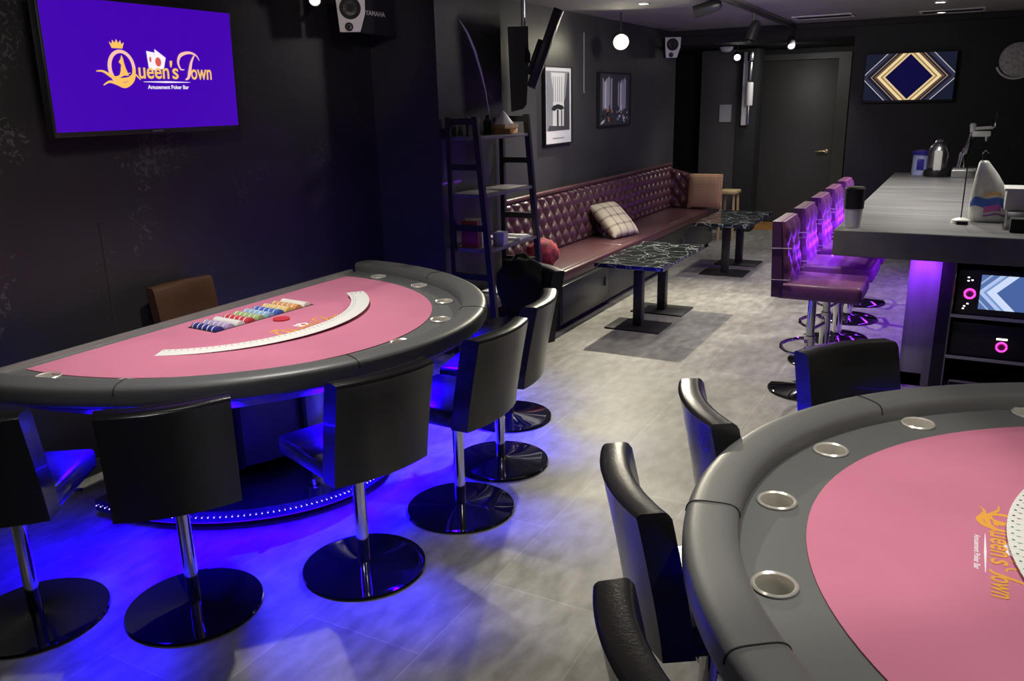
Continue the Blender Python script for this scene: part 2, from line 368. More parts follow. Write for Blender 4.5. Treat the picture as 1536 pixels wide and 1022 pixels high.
def logo_bm(width, dz=.0006):
    """queen's town lettering in a 2-D sheet, mats: 0 gold 1 peach 2 white 3 red"""
    bm = bmesh.new(); k = 1/1295.0
    c = lambda x, y: ((x-722)*k, (300-y)*k)
    z = 0
    N = 40
    a = [c(335+145*math.cos(2*PI*i/N), 320-160*math.sin(2*PI*i/N)) for i in range(N)]
    b_ = [c(337+108*math.cos(2*PI*i/N), 318-128*math.sin(2*PI*i/N)) for i in range(N)]
    A = [bm.verts.new((*p, z)) for p in a]; Bv = [bm.verts.new((*p, z)) for p in b_]
    for i in range(N):
        f = bm.faces.new((A[i], A[(i+1) % N], Bv[(i+1) % N], Bv[i])); f.material_index = 1 if i < 26 else 0
    poly(bm, [c(*p) for p in ((232, 95), (262, 112), (268, 78), (293, 104), (310, 70), (328, 104), (352, 78), (360, 112), (388, 95), (365, 150), (255, 150))], z, 0)
    poly(bm, [c(*p) for p in ((345, 205), (330, 240), (308, 268), (330, 290), (318, 345), (300, 385), (400, 385), (375, 320), (362, 270), (358, 235))], z+dz, 0)
    stroke(bm, [c(*p) for p in ((70, 350), (140, 352), (220, 395), (300, 425), (400, 410), (460, 370), (520, 420))], (8*k, 42*k), z+dz, 0)
    stroke(bm, [c(*p) for p in ((125, 470), (190, 440), (270, 455), (350, 478), (430, 440), (470, 380))], (8*k, 38*k), z+dz, 0)
    stroke(bm, [c(*p) for p in ((190, 380), (260, 400), (340, 380), (420, 360))], (4*k, 22*k), z+2*dz, 0)
    # two cards
    poly(bm, [c(*p) for p in ((618, 160), (706, 172), (700, 330), (628, 330))], z, 2)
    poly(bm, [c(*p) for p in ((712, 140), (830, 215), (795, 320), (690, 320))], z+dz, 2)
    poly(bm, [c(738+34*math.cos(2*PI*i/14), 255-42*math.sin(2*PI*i/14)) for i in range(14)], z+2*dz, 3)
    poly(bm, [c(652+12*math.cos(2*PI*i/10), 235-26*math.sin(2*PI*i/10)) for i in range(10)], z+2*dz, 3)
    p0, p1 = c(505, 410), c(850, 308)
    add_text(bm, "ueen", p0[0], p1[0], p0[1], p1[1], z+3*dz, 0, shear=.05, font_off=.015)
    p0, p1 = c(868, 300), c(900, 240); add_text(bm, "'", p0[0], p1[0], p0[1], p1[1], z+3*dz, 0, shear=.1)
    p0, p1 = c(885, 410), c(960, 308); add_text(bm, "s", p0[0], p1[0], p0[1], p1[1], z+3*dz, 0, shear=.05, font_off=.015)
    p0, p1 = c(1112, 412), c(1372, 312); add_text(bm, "own", p0[0], p1[0], p0[1], p1[1], z+3*dz, 0, shear=.05, font_off=.015)
    stroke(bm, [c(*p) for p in ((1235, 228), (1195, 178), (1110, 158), (1010, 185), (972, 250), (995, 315), (1040, 318))], (6*k, 34*k), z+dz, 1)
    stroke(bm, [c(*p) for p in ((1175, 180), (1130, 250), (1100, 340), (1075, 395), (1040, 412))], (12*k, 40*k), z+2*dz, 1)
    stroke(bm, [c(*p) for p in ((550, 437), (820, 437), (1095, 437))], (3*k, 16*k), z, 2)
    p0, p1 = c(592, 502), c(1072, 465); add_text(bm, "Amusement Poker Bar", p0[0], p1[0], p0[1], p1[1], z, 2, font_off=.02)
    for v in bm.verts: v.co.x *= width; v.co.y *= width
    return bm

# ------------------------------------------------------------------ televisions
def television(label, w, hgt, loc, rz, tilt, screen_mat, body=.05):
    r = thing('television', label, 'television', loc, rz); r.rotation_euler = (tilt, 0, rz)
    # local: screen faces -Y, centre at origin
    obj('casing', B(-w/2-.012, w/2+.012, 0, body, -hgt/2-.022, hgt/2+.012, bev=.006), M_blackplastic, r)
    bm = bmesh.new()
    box(bm, -w*.3, w*.3, body, body+.035, -hgt*.38, hgt*.1, bev=.01)
    obj('rear_housing', bm, M_blackplastic, r)
    if screen_mat:
        s = obj('screen', B(-w/2, w/2, -.002, .004, -hgt/2, hgt/2), screen_mat, r, smooth=0)
    else:
        s = obj('screen', B(-w/2, w/2, -.002, .004, -hgt/2, hgt/2), M_blackgloss, r, smooth=0)
    return r, s
tv1, s1 = television('wide television on the black left wall showing a purple screen with gold lettering', 1.02, .55, (2.765, 3.42, 1.895), 0, math.radians(2), M_scr_purple)
lg = obj('logo', logo_bm(.64), [M_scr_gold, M_scr_pink, M_scr_white, M_scr_red], s1, smooth=0)
lg.rotation_euler = (PI/2, 0, 0); lg.location = (.035, -.004, .005); lg['label'] = 'gold and white lettering with crowned ring and playing cards'
obj('brand_mark', B(-.03, .03, -.0045, -.002, -.288, -.281), M_steel, tv1)
bm = bmesh.new(); box(bm, -.25, .25, .085, .170, -.25, .05, bev=.008)
obj('wall_bracket', bm, M_blackmetal, tv1)
tv2, s2 = television('television on the far wall behind the bar showing golden diamonds', .85, .465, (9.90, .67, 1.87), -PI/2, 0, M_dia_gold)
bm = bmesh.new(); box(bm, -.2, .2, .05, .0985, -.15, .15); obj('wall_bracket', bm, M_blackmetal, tv2)
# pair of screens seen edge-on on a ceiling pole
tv3, s3 = television('thin dark television hanging tilted beside the framed white poster, seen edge-on', .62, .50, (5.62, 2.745, 2.045), math.radians(26.4), math.radians(21), None, body=.06)
obj('bezel_highlight', B(-.326, -.30, -.008, -.001, -.27, .26), M_alu, tv3)  # pale strip stands for the highlight along the bezel
tv4 = thing('television', 'dark upright television seen from its side at the right edge of the glossy column', 'television', (5.76, 3.065, 1.985), math.radians(28))
bm = bmesh.new(); loft(bm, [[(x, -.055, -.30), (x, -.03, -.33), (x, .06, -.35), (x, .075, .245), (x, -.075, .245), (x, -.075, -.0)] for x in (-.16, .16)]); obj('casing', bm, M_blackplastic, tv4)
pm = thing('ceiling_bracket', 'ceiling pole bracket between the two edge-on televisions', 'bracket', (5.66, 2.965, 0))
bm = bmesh.new(); tube(bm, [(0, 0, 2.10), (0, 0, CZ-.012)], .016, 12); o = obj('pole', bm, M_steel, pm)
bm = bmesh.new(); lathe(bm, [(.07, CZ-.012), (.07, CZ-.001)], 24); obj('ceiling_plate', bm, M_blackmetal, pm)
bm = bmesh.new(); tube(bm, [(.0, .03, 2.11), (0, -.01, 2.09), (0, -.03, 2.04), (-.01, -.035, 1.98)], .02, 8); obj('arm', bm, M_blackmetal, pm)

# ------------------------------------------------------------------ wall speakers
def speaker(label, loc, rz, s=1.0, txt='YAMAHA'):
    r = thing('speaker', label, 'speaker', loc, rz); r.scale = (s, s, s)
    # local: baffle faces -Y, body extends +Y ; narrower at the bottom
    def sec(y, k=1): return [(-.10*k, y, .12*k), (.10*k, y, .12*k), (.095*k, y, .0), (.055*k, y, -.12*k), (-.085*k, y, -.12*k)]
    bm = bmesh.new(); loft(bm, [sec(.0), sec(.16, .96)]); obj('cabinet', bm, M_blackplastic, r)
    bm = bmesh.new(); loft(bm, [sec(-.008, .98), sec(.0, .99)]); b1 = obj('baffle', bm, M_offwhite, r); b1['label'] = 'pale front panel'
    rotm = Matrix.Rotation(PI/2, 4, 'X')
    for nm, cx, cz, rr in (('woofer', -.005, .035, .072), ('tweeter', -.02, -.085, .028)):
        bm = bmesh.new(); lathe(bm, [(rr, .008), (rr, .014), (rr*.85, .011), (rr*.4, .004), (rr*.35, .008), (.002, .011)], 32)
        bmesh.ops.transform(bm, matrix=Matrix.Translation((cx, 0, cz)) @ rotm, verts=bm.verts[:]); obj(nm, bm, M_blackmatte, r)
    return r
sp = speaker('pale-fronted speaker with two dark cones high on the black wall beside the purple television', (4.12, 3.30, 2.225), math.radians(-50), .86)
sb = thing('speaker_sign', 'small black board with white lettering beside the speaker with two dark cones', 'sign', (4.45, 3.36, 2.25), 0)
obj('board', B(-.16, .19, .0, .012, -.12, .10), M_blackmatte, sb)
bm = bmesh.new(); add_text(bm, 'YAMAHA', -.12, .08, -.012, .016, 0, 0, font_off=.02); o = obj('lettering', bm, M_offwhite, sb, smooth=0); o.rotation_euler = (PI/2, 0, 0); o.location = (0, -.002, 0)
obj('wall_arm', B(.10, .14, .012, .239, -.02, .02), M_blackmetal, sb)
obj('wall_arm', B(-.02, .02, .15, .52, -.02, .02), M_blackmetal, sp)
speaker('small grey speaker high on the lounge wall above the far end of the maroon bench', (9.38, 3.05, 2.25), math.radians(-60), .9)
obj('wall_arm', B(-.02, .02, .15, .39, -.02, .02), M_blackmetal, [o for o in bpy.data.objects if o.name.startswith('speaker.') and o.type == 'EMPTY'][-1])

# ------------------------------------------------------------------ pictures and small wall things
def picture(label, x0, x1, z0, z1, y, items, frame_m, paper_m, cat='picture', name='framed_picture'):
    r = thing(name, label, cat, ((x0+x1)/2, y, z0))
    w, hh = x1-x0, z1-z0
    bm = bmesh.new()
    for a in ((-w/2-.012, -w/2, -.012, hh+.012), (w/2, w/2+.012, -.012, hh+.012), (-w/2, w/2, -.012, 0), (-w/2, w/2, hh, hh+.012)):
        box(bm, a[0], a[1], -.012, .018, a[2], a[3])
    obj('frame', bm, frame_m, r)
    obj('print', B(-w/2, w/2, 0, .008, 0, hh), paper_m, r)
    return r, w, hh
r, w, hh = picture('tall framed white poster with a grey street view beside the hanging television', 6.50, 7.03, 1.35, 1.985, 3.215, None, M_blackmetal, M_whitepaper)
bm = bmesh.new()
def rect(bm, x0, x1, z0, z1, y, mi): bm.faces.new([bm.verts.new(p) for p in ((x0, y, z0), (x1, y, z0), (x1, y, z1), (x0, y, z1))]).material_index = mi
def pv(bm, pts, y, mi): bm.faces.new([bm.verts.new((a*w-w/2, y, b_*hh)) for a, b_ in pts]).material_index = mi
pv(bm, [(.06, .17), (.94, .17), (.94, .95), (.06, .95)], -.0006, 1)
pv(bm, [(.28, .17), (.70, .17), (.72, .72), (.76, .93), (.22, .93), (.30, .7)], -.0012, 0)
pv(bm, [(.72, .17), (.93, .17), (.93, .93), (.86, .93), (.78, .62), (.72, .55)], -.0016, 2)
pv(bm, [(.06, .2), (.22, .2), (.2, .55), (.1, .85), (.06, .9)], -.0018, 1)
pv(bm, [(.22, .45), (.30, .50), (.48, .52), (.66, .50), (.72, .46), (.60, .44), (.46, .46), (.34, .43)], -.0022, 3)
pv(bm, [(.44, .17), (.50, .17), (.50, .45), (.44, .45)], -.0024, 3)
pv(bm, [(.60, .17), (.64, .17), (.64, .44), (.60, .44)], -.0024, 2)
pv(bm, [(.10, .17), (.9, .17), (.86, .22), (.14, .24)], -.0026, 2)
for k in range(5): pv(bm, [(.30+.08*k, .55), (.32+.08*k, .55), (.32+.08*k, .88), (.30+.08*k, .88)], -.002, 1)
pv(bm, [(.28, .06), (.72, .06), (.72, .075), (.28, .075)], -.0012, 1)
obj('artwork', bm, [M_card, M_greyprint, M_darkprint, M_blackmatte], r, smooth=0)
r, w, hh = picture('dark picture with two pale columns and an orange patch, left of the far speaker', 7.68, 8.50, 1.465, 1.955, 3.215, None, M_blackmatte, M_darkprint)
bm = bmesh.new(); rnd = random.Random(3)
for cx in (.24, .66):
    for k in range(9):
        a = cx+rnd.uniform(-.14, .14); wd = rnd.uniform(.03, .08)
        pv(bm, [(a, rnd.uniform(.25, .4)), (a+wd, rnd.uniform(.25, .4)), (a+wd, rnd.uniform(.8, .97)), (a, rnd.uniform(.8, .97))], -.0006-.0003*k, rnd.choice((0, 1, 1)))
for k in range(14):
    a, c_ = rnd.uniform(.5, .9), rnd.uniform(.03, .3); s_ = rnd.uniform(.03, .07)
    pv(bm, [(a, c_), (a+s_, c_+s_*.3), (a+s_*.7, c_+s_), (a-s_*.2, c_+s_*.8)], -.004-.0002*k, rnd.choice((0, 1)))
for k in range(12):
    a, c_ = rnd.uniform(.08, .4), rnd.uniform(.06, .26); s_ = rnd.uniform(.03, .07)
    pv(bm, [(a, c_), (a+s_, c_+s_*.3), (a+s_*.7, c_+s_), (a-s_*.2, c_+s_*.8)], -.007-.0002*k, rnd.choice((2, 2, 3)))
pv(bm, [(.02, .02), (.12, .05), (.16, .12), (.05, .08)], -.01, 0)
obj('artwork', bm, [mat('pale_print', (.85, .85, .87), .8), mat('mid_print', (.45, .45, .48), .8), mat('orange_print', (.45, .2, .1), .8), M_blackmatte], r, smooth=0)
nt_ = thing('paper_notice', 'small grey paper notice on the dark wall left of the far door', 'notice', (10.995, 2.85, 1.40), 0)
obj('sheet', B(-.004, .004, -.075, .075, 0, .215), M_paper, nt_)
obj('heading', B(-.006, -.003, -.065, .065, .165, .2), M_greyprint, nt_)
bm = bmesh.new(); tube(bm, [(7.36, 3.235, 2.3), (7.36, 3.235, 1.78), (7.385, 3.235, 1.775)], .006, 6)
tag(obj('wall_cable', bm, M_paper), 'thin vertical cable on the lounge wall between the two pictures', 'cable')
# white pipe casing on the black pillar
pp = thing('wall_pipe', 'upright pale pipe casing on the black pillar left of the far door', 'pipe', (10.97, 2.56, 0))
obj('backplate', B(-.03, 0, .0, .075, 1.36, 2.24, bev=.006), M_offwhite, pp)
for z0, z1, rr, mm in ((2.13, 2.24, .045, M_steel), (1.90, 2.12, .03, M_steel), (1.60, 1.88, .045, M_offwhite), (1.37, 1.59, .02, M_steel)):
    bm = bmesh.new(); lathe(bm, [(rr*.9, z0), (rr, z0+.01), (rr, z1-.01), (rr*.9, z1)], 20, c=(-.05, -.02)); obj('pipe_section', bm, mm, pp)
# speckled round ornament
orn = thing('round_ornament', 'speckled grey disc with bright lower rim on the far wall beside the golden screen', 'wall ornament', (9.995, -.295, 2.0), -PI/2)
rotm = Matrix.Rotation(PI/2, 4, 'X')
bm = bmesh.new(); lathe(bm, [(.155, 0), (.165, .02), (.16, .04), (.13, .055), (.07, .065), (.002, .07)], 40); bmesh.ops.transform(bm, matrix=rotm, verts=bm.verts[:])
obj('disc', bm, mat('speckled_grey', (.55, .53, .50), .6, var=.35, vscale=38, bump=(60, .6, .02)), orn)
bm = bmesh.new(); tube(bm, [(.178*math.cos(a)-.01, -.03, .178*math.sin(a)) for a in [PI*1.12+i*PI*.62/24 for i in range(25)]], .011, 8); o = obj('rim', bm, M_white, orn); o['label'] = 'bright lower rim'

# ------------------------------------------------------------------ poker tables
A_O, B_O = 1.26, 1.38
def ell(a, b_, n=72, t0=0.0, t1=PI):
    return [(a*math.cos(t0+(t1-t0)*i/n), -b_*math.sin(t0+(t1-t0)*i/n)) for i in range(n+1)]
def half_plate(bm, a, b_, yb, z0, z1, n=72):
    P = [(x, min(y, yb)) for x, y in ell(a, b_, n)]
    P = [(a, yb)] + [p for p in P if p[1] < yb-1e-5] + [(-a, yb)] if yb < 0 else ell(a, b_, n)
    prism(bm, P, z0, z1)
def apply_bool(o, cutters):
    md = o.modifiers.new('cut', 'BOOLEAN'); md.operation = 'DIFFERENCE'; md.object = cutters; md.solver = 'EXACT'
    bpy.context.view_layer.update()
    dg = bpy.context.evaluated_depsgraph_get()
    me = bpy.data.meshes.new_from_object(o.evaluated_get(dg)); o.modifiers.clear()
    me.name = o.name; o.data = me
    bpy.data.objects.remove(cutters)
def poker_table(label, loc, rz, cups, seams):
    r = thing('poker_table', label, 'poker table', loc, rz)
    # racetrack board
    bm = bmesh.new(); half_plate(bm, 1.17, 1.31, 0, .715, .756)
    track = obj('racetrack', bm, M_track, r, smooth=0)
    cb = bmesh.new()
    for (x, y) in cups: lathe(cb, [(.040, .66), (.040, .80)], 32, c=(x, y))
    cut = obj('cutter', cb, M_track, None)
    cut.parent = r
    apply_bool(track, cut)
    bm = bmesh.new(); P = [(.95*math.cos(PI*i/72), -.05-1.06*math.sin(PI*i/72)) for i in range(73)]
    prism(bm, P, .7562, .7595)
    felt = obj('felt', bm, M_felt, r, smooth=0); felt['label'] = 'rose pink felt playing surface'
    # padded rail: rounded section swept round the arc
    bm = bmesh.new(); rings = []
    sec = []
    for k in range(32):
        a = 2*PI*(k+.5)/32
        cx, cz = math.cos(a), math.sin(a)
        sx = abs(cx)**.5*(1 if cx > 0 else -1); sz = abs(cz)**.55*(1 if cz > 0 else -1)
        sec.append((sx*.060, sz*.042))
    n = 110
    for i in range(n+1):
        t_ = -.012 + (PI+.024)*i/n
        c0 = Vector((1.165*math.cos(t_), -1.315*math.sin(t_))); tg = Vector((-1.165*math.sin(t_), -1.315*math.cos(t_))).normalized(); nn = Vector((-tg.y, tg.x))
        if nn.dot(c0) < 0: nn = -nn
        e = min(i, n-i); k = 1 if e > 1 else (.93 if e == 1 else .78)
        rings.append([(c0.x+nn.x*s*k, c0.y+nn.y*s*k, .770+z_*k) for s, z_ in sec])
    loft(bm, rings); rail = obj('padded_rail', bm, M_rail, r, smooth=60)
    for t_ in seams:
        c0 = Vector((1.165*math.cos(t_), -1.315*math.sin(t_))); tg = Vector((-1.165*math.sin(t_), -1.315*math.cos(t_))).normalized(); nn = Vector((-tg.y, tg.x))
        bm = bmesh.new(); tube(bm, [(c0.x+nn.x*s*1.012, c0.y+nn.y*s*1.012, .770+z_*1.012) for s, z_ in sec[:16]], .0022, 6)
        obj('seam', bm, M_seam, rail)
    # back edge strip
    obj('back_edge', B(-1.08, 1.08, .0, .022, .70, .772, bev=.003), M_alu, r)['label'] = 'bright metal strip along the straight edge'
    # cups
    for (x, y) in cups:
        bm = bmesh.new()
        lathe(bm, [(.0395, .757), (.046, .757), (.047, .761), (.0435, .7645), (.0385, .761), (.037, .74), (.0365, .698), (.034, .694), (.002, .694)], 36, c=(x, y), cap=False)
        obj('cup_holder', bm, M_cup, r, smooth=40)
    # apron
    bm = bmesh.new()
    half_plate(bm, 1.12, 1.22, 0, .690, .715); obj('underboard', bm, M_blackmatte, r, smooth=0)
    bm = bmesh.new()
    o_, i_ = ell(1.00, 1.10), ell(.985, 1.085)
    V = [[bm.verts.new((*p, z)) for p in q] for q, z in ((o_, .625), (o_, .69), (i_, .69), (i_, .625))]
    for a in range(4):
        for k in range(len(o_)-1): bm.faces.new((V[a][k], V[a][k+1], V[(a+1) % 4][k+1], V[(a+1) % 4][k]))
    obj('apron', bm, mat('satin_apron.' + str(len(MATS)), (.35, .33, .31), rough=.35, metal=.3), r, smooth=30)
    # blue light tape under the board, outside the apron
    bm = bmesh.new(); tube(bm, [(x, y, .684) for x, y in ell(1.03, 1.13, 60, .06, PI-.06)], .004, 6); o = obj('light_strip', bm, M_led, r); o['label'] = 'blue light strip under the tabletop'
    # pedestal body
    bm = bmesh.new(); half_plate(bm, .50, .52, -.12, .15, .69); obj('pedestal', bm, M_pedestal, r, smooth=30)
    bm = bmesh.new()
    for i in range(5):
        t_ = PI*(i+.5)/5; x, y = .515*math.cos(t_), -.535*math.sin(t_)
        box(bm, x-.012, x+.012, y-.012, y+.012, .15, .69)
    obj('pedestal_strips', bm, M_blackmatte, r)
    # plinth
    bm = bmesh.new(); half_plate(bm, .74, .93, 0, .05, .10); obj('plinth', bm, M_blackgloss, r, smooth=30)
    bm = bmesh.new(); half_plate(bm, .68, .87, 0, .0, .05); obj('plinth_foot', bm, M_blackmatte, r, smooth=30)
    bm = bmesh.new(); tube(bm, [(x, y, .045) for x, y in ell(.725, .915, 60)], .005, 6); o = obj('light_strip', bm, M_led, r); o['label'] = 'blue light strip under the plinth edge'
    bm = bmesh.new()
    for i in range(110):
        t_ = PI*(i+.5)/110; x, y = .745*math.cos(t_), -.935*math.sin(t_)
        bmesh.ops.create_icosphere(bm, subdivisions=1, radius=.0030, matrix=Matrix.Translation((x, y, .075)))
    o = obj('light_dots', bm, M_leddot, r); o['kind'] = 'stuff'
    for x, y in ((-.25, -.80), (.3, -.78)):
        bm = bmesh.new(); lathe(bm, [(.0, .10), (.028, .10), (.028, .125), (.012, .13), (.012, .155), (0, .155)], 16, c=(x, y))
        obj('levelling_knob', bm, M_chrome, r)
    return r
def lpos(px, py, c, s=1): return (px-c[0], py-c[1]) if s == 1 else (c[0]-px, c[1]-py)
T1 = (2.70, 3.15)
cups1 = [lpos(*p, T1) for p in ((1.76, 2.93), (1.80, 2.60), (2.13, 2.12), (2.40, 2.02), (2.68, 1.965), (2.99, 2.01), (3.30, 2.18), (3.58, 2.50), (3.70, 2.92))]
cups1 = [(-.97+0.0, -.22), (-.90, -.55), (-.70, -.87), (-.42, -1.08), (-.05, -1.165), (.33, -1.11), (.64, -.93), (.90, -.60), (1.01, -.24)]
poker_table('half-round poker table with pink felt and chip tray beside the black left wall', (T1[0], T1[1], 0), 0, cups1, (.5, 1.2, 1.95, 2.6))
T2 = (1.89, -.87)
cups2 = [lpos(*p, T2, -1) for p in ((1.52, .25), (1.89, .32), (2.26, .25), (2.57, .05), (1.16, .04), (2.80, -.24), (.92, -.25), (2.90, -.58))]
poker_table('half-round poker table with pink felt in the right foreground, cut by the frame', (T2[0], T2[1], 0), PI, cups2, (.62, .98, 1.42, 2.2, 2.7))
# printed logos on the felts
def felt_logo(parent, loc, rz, w):
    o = obj('printed_logo', logo_bm(w, .0002), [M_gold, M_gold, M_whiteprint, M_red], parent, smooth=0); o.location = loc; o.rotation_euler = (0, 0, rz); return o
tabs = [o for o in COL.objects if o.type == 'EMPTY' and o.name.startswith('poker_table')]
felts = [ch for t_ in tabs for ch in t_.children if ch.name.startswith('felt')]
felt_logo(felts[0], (.0, -.60, .7598), 0, .42)
# on the near table (rotated half turn) the words run towards the camera
felt_logo(felts[1], (T2[0]-1.875, T2[1]-(-.165), .7598), 0, .42)

# ------------------------------------------------------------------ cards
def card_mesh():
    bm = bmesh.new(); w, l = .063, .088
    P = []
    for cx, cy, a0 in ((w/2-.004, l/2-.004, 0), (-w/2+.004, l/2-.004, PI/2), (-w/2+.004, -l/2+.004, PI), (w/2-.004, -l/2+.004, 1.5*PI)):
        for k in range(3): P.append((cx+.004*math.cos(a0+k*PI/4), cy+.004*math.sin(a0+k*PI/4)))
    prism(bm, P, 0, .0004)
    return bm
cb = B(T1[0]+.035-.296, T1[0]+.035+.296, 2.90-.094, 2.90+.094, .727, .9); bmesh.ops.transform(cb, matrix=Matrix.Translation((2.735, 2.90, 0)) @ Matrix.Rotation(math.radians(-4), 4, 'Z') @ Matrix.Translation((-2.735, -2.90, 0)), verts=cb.verts[:])
bmesh.ops.transform(cb, matrix=Matrix.Translation((-T1[0], -T1[1], 0)), verts=cb.verts[:])
cut = obj('cutter', cb.copy(), M_felt, None); cut.parent = tabs[0]; apply_bool(felts[0], cut)
cut = obj('cutter', cb, M_felt, None); cut.parent = tabs[0]; apply_bool([c for c in tabs[0].children if c.name.startswith('racetrack')][0], cut)
c0 = obj('playing_card', card_mesh(), M_card, None, smooth=0)
def pips(mm, kind):
    bm = bmesh.new()
    for (x, y) in ((-.023, .033), (-.023, .022), (.023, -.033), (0, 0), (0, .022), (0, -.022)):
        s = .0035 if x else .006
        poly(bm, [(x+s*math.cos(a*PI/3), y+s*math.sin(a*PI/3)) for a in range(6)], .0006, 0)
    return bm
pipm = {}
for nm, mm in (('red', M_red), ('green', mat('green_ink', (.05, .25, .1), .6)), ('black', M_blackmatte), ('blue', mat('blue_ink', (.05, .1, .4), .6))):
    o = obj('pips', pips(mm, nm), mm, None, smooth=0); pipm[nm] = o.data; bpy.data.objects.remove(o)
def cards(n, cx, cy, r, a0, a1, label, group):
    keys = list(pipm)
    for i in range(n):
        a = a0+(a1-a0)*i/(n-1)
        o = c0.copy(); COL.objects.link(o)
        o.location = (cx+r*math.cos(a), cy+r*math.sin(a), .7600+.00045*i)
        o.rotation_euler = (0, 0, a+PI/2+.0)
        tag(o, label, 'playing card', group)
        p = bpy.data.objects.new('pips', pipm[keys[(i*4)//n]]); link(p, o)
cards(52, 2.71, 3.08, .655, math.radians(-152), math.radians(-37), 'white playing card in the curved spread on the table at the left wall', 'cards spread on the left table')
cards(54, 1.94, -.87, .665, math.radians(150), math.radians(20), 'white playing card in the curved spread on the right foreground table', 'cards spread on the right table')
bpy.data.objects.remove(c0)

# ------------------------------------------------------------------ chip tray
tr = thing('chip_tray', 'long low tray of poker chips at the dealer edge of the left table', 'chip tray', (2.735, 2.90, .7275), math.radians(-4))
bm = bmesh.new(); box(bm, -.294, .294, -.092, .092, 0, .003)
for y in (-.094, .090): box(bm, -.294, .294, y, y+.004, .003, .034)
for x in (-.295, .291): box(bm, x, x+.004, -.094, .094, .003, .034)
obj('tray', bm, M_blackplastic, tr)
chipc = [('navy blue', (.03, .04, .25)), ('lilac', (.45, .35, .6)), ('white', (.8, .78, .75)), ('red', (.6, .05, .07)), ('green', (.35, .5, .2)), ('pale blue', (.3, .5, .75)), ('blue', (.06, .15, .55)), ('yellow', (.8, .6, .2)), ('orange', (.75, .35, .12)), ('cream', (.85, .82, .7))]
pl = ['leftmost in the tray', 'second from the left in the tray', 'third from the left in the tray', 'fourth from the left in the tray', 'fifth from the left in the tray', 'sixth from the left in the tray', 'seventh from the left in the tray', 'eighth from the left in the tray', 'ninth from the left in the tray', 'rightmost in the tray']
ca, sa = math.cos(math.radians(-4)), math.sin(math.radians(-4))
for i, (nm, c) in enumerate(chipc):
    mm = mat('chip_' + nm.replace(' ', '_'), c, .45)
    x = -.262+.0582*i
    bm = bmesh.new()
    for k in range(26):
        y0 = -.086+k*.0066; rr = .0235
        loft(bm, [[(rr*math.cos(2*PI*q/20), y, .0275+rr*math.sin(2*PI*q/20)) for q in range(20)] for y in (y0+.0004, y0+.0062)], mi=1 if k % 5 == 4 else 0)
    o = obj('chip_row', bm, [mm, M_card], None)
    o.location = (2.735+ca*x, 2.90+sa*x, .7275); o.rotation_euler = (0, 0, math.radians(-4))
    tag(o, 'row of %s poker chips lying %s' % (nm, pl[i]), 'poker chips', 'rows of poker chips in the tray')
bm = bmesh.new(); lathe(bm, [(.0, 0), (.039, 0), (.039, .006), (0, .006)], 28)
tag(obj('dealer_button', bm, M_red, None, loc=(2.73, 2.72, .7605)), 'flat red disc on the pink felt in front of the chip tray', 'game marker')

# ------------------------------------------------------------------ low-back swivel chairs
def back_bm(w, zb, zt, ob, ot, th, sag, nseg=14, nz=6, round_top=.018):
    bm = bmesh.new(); rings = []
    for i in range(nseg+1):
        u = -1+2*i/nseg; y = u*w/2
        edge = 1.0
        bow = -sag*(1-u*u)
        ring = []
        def off(z): return ob+(ot-ob)*((z-zb)/(zt-zb))**1.2 if z > zb else ob
        zs = [zb+(zt-zb-round_top)*k/nz for k in range(nz+1)]
        for z in zs: ring.append((-off(z)+bow, y, z))
        for k in range(1, 4):
            a = k*PI/8; ring.append((-off(zt)+bow+round_top*(1-math.cos(a)), y, zt-round_top+round_top*math.sin(a)))
        for k in range(4, 7):
            a = k*PI/8; ring.append((-off(zt)+bow+th-round_top*(1+math.cos(a)), y, zt-round_top+round_top*math.sin(a)))
        for z in zs[::-1]: ring.append((-off(z)+th+bow, y, z))
        rings.append(ring)
    loft(bm, rings)
    es = [e for e in bm.edges if len(e.link_faces) == 2 and e.calc_face_angle(0) > .9 and abs(abs(e.verts[0].co.y)-w/2) < 1e-4 and abs(abs(e.verts[1].co.y)-w/2) < 1e-4]
    bmesh.ops.bevel(bm, geom=es, offset=.008, segments=3, profile=.5, affect='EDGES')
    return bm
def make_chair(leather=M_leather, name='swivel_chair'):
    r = thing(name, '', 'chair')
    bm = bmesh.new(); lathe(bm, [(.0, 0), (.232, 0), (.236, .006), (.232, .013), (.20, .017), (.05, .024), (.03, .03), (.0, .03)], 64); obj('base_disc', bm, M_blackgloss, r)
    bm = bmesh.new(); lathe(bm, [(.024, .028), (.024, .455)], 24); obj('pole', bm, M_chrome, r)
    bm = bmesh.new(); box(bm, -.125, .23, -.193, .193, .457, .535, bev=.018, seg=3); obj('seat', bm, leather, r)
    obj('backrest', back_bm(.39, .457, .841, .177, .248, .078, .032), leather, r)
    bm = bmesh.new(); tube(bm, [(.06, -.20, .45), (.06, -.10, .448), (.0, -.02, .448)], .006, 6); obj('height_lever', bm, M_chrome, r)
    return r
proto = make_chair()
G1, G2 = 'black swivel chairs round the left table', 'black swivel chairs round the right table'
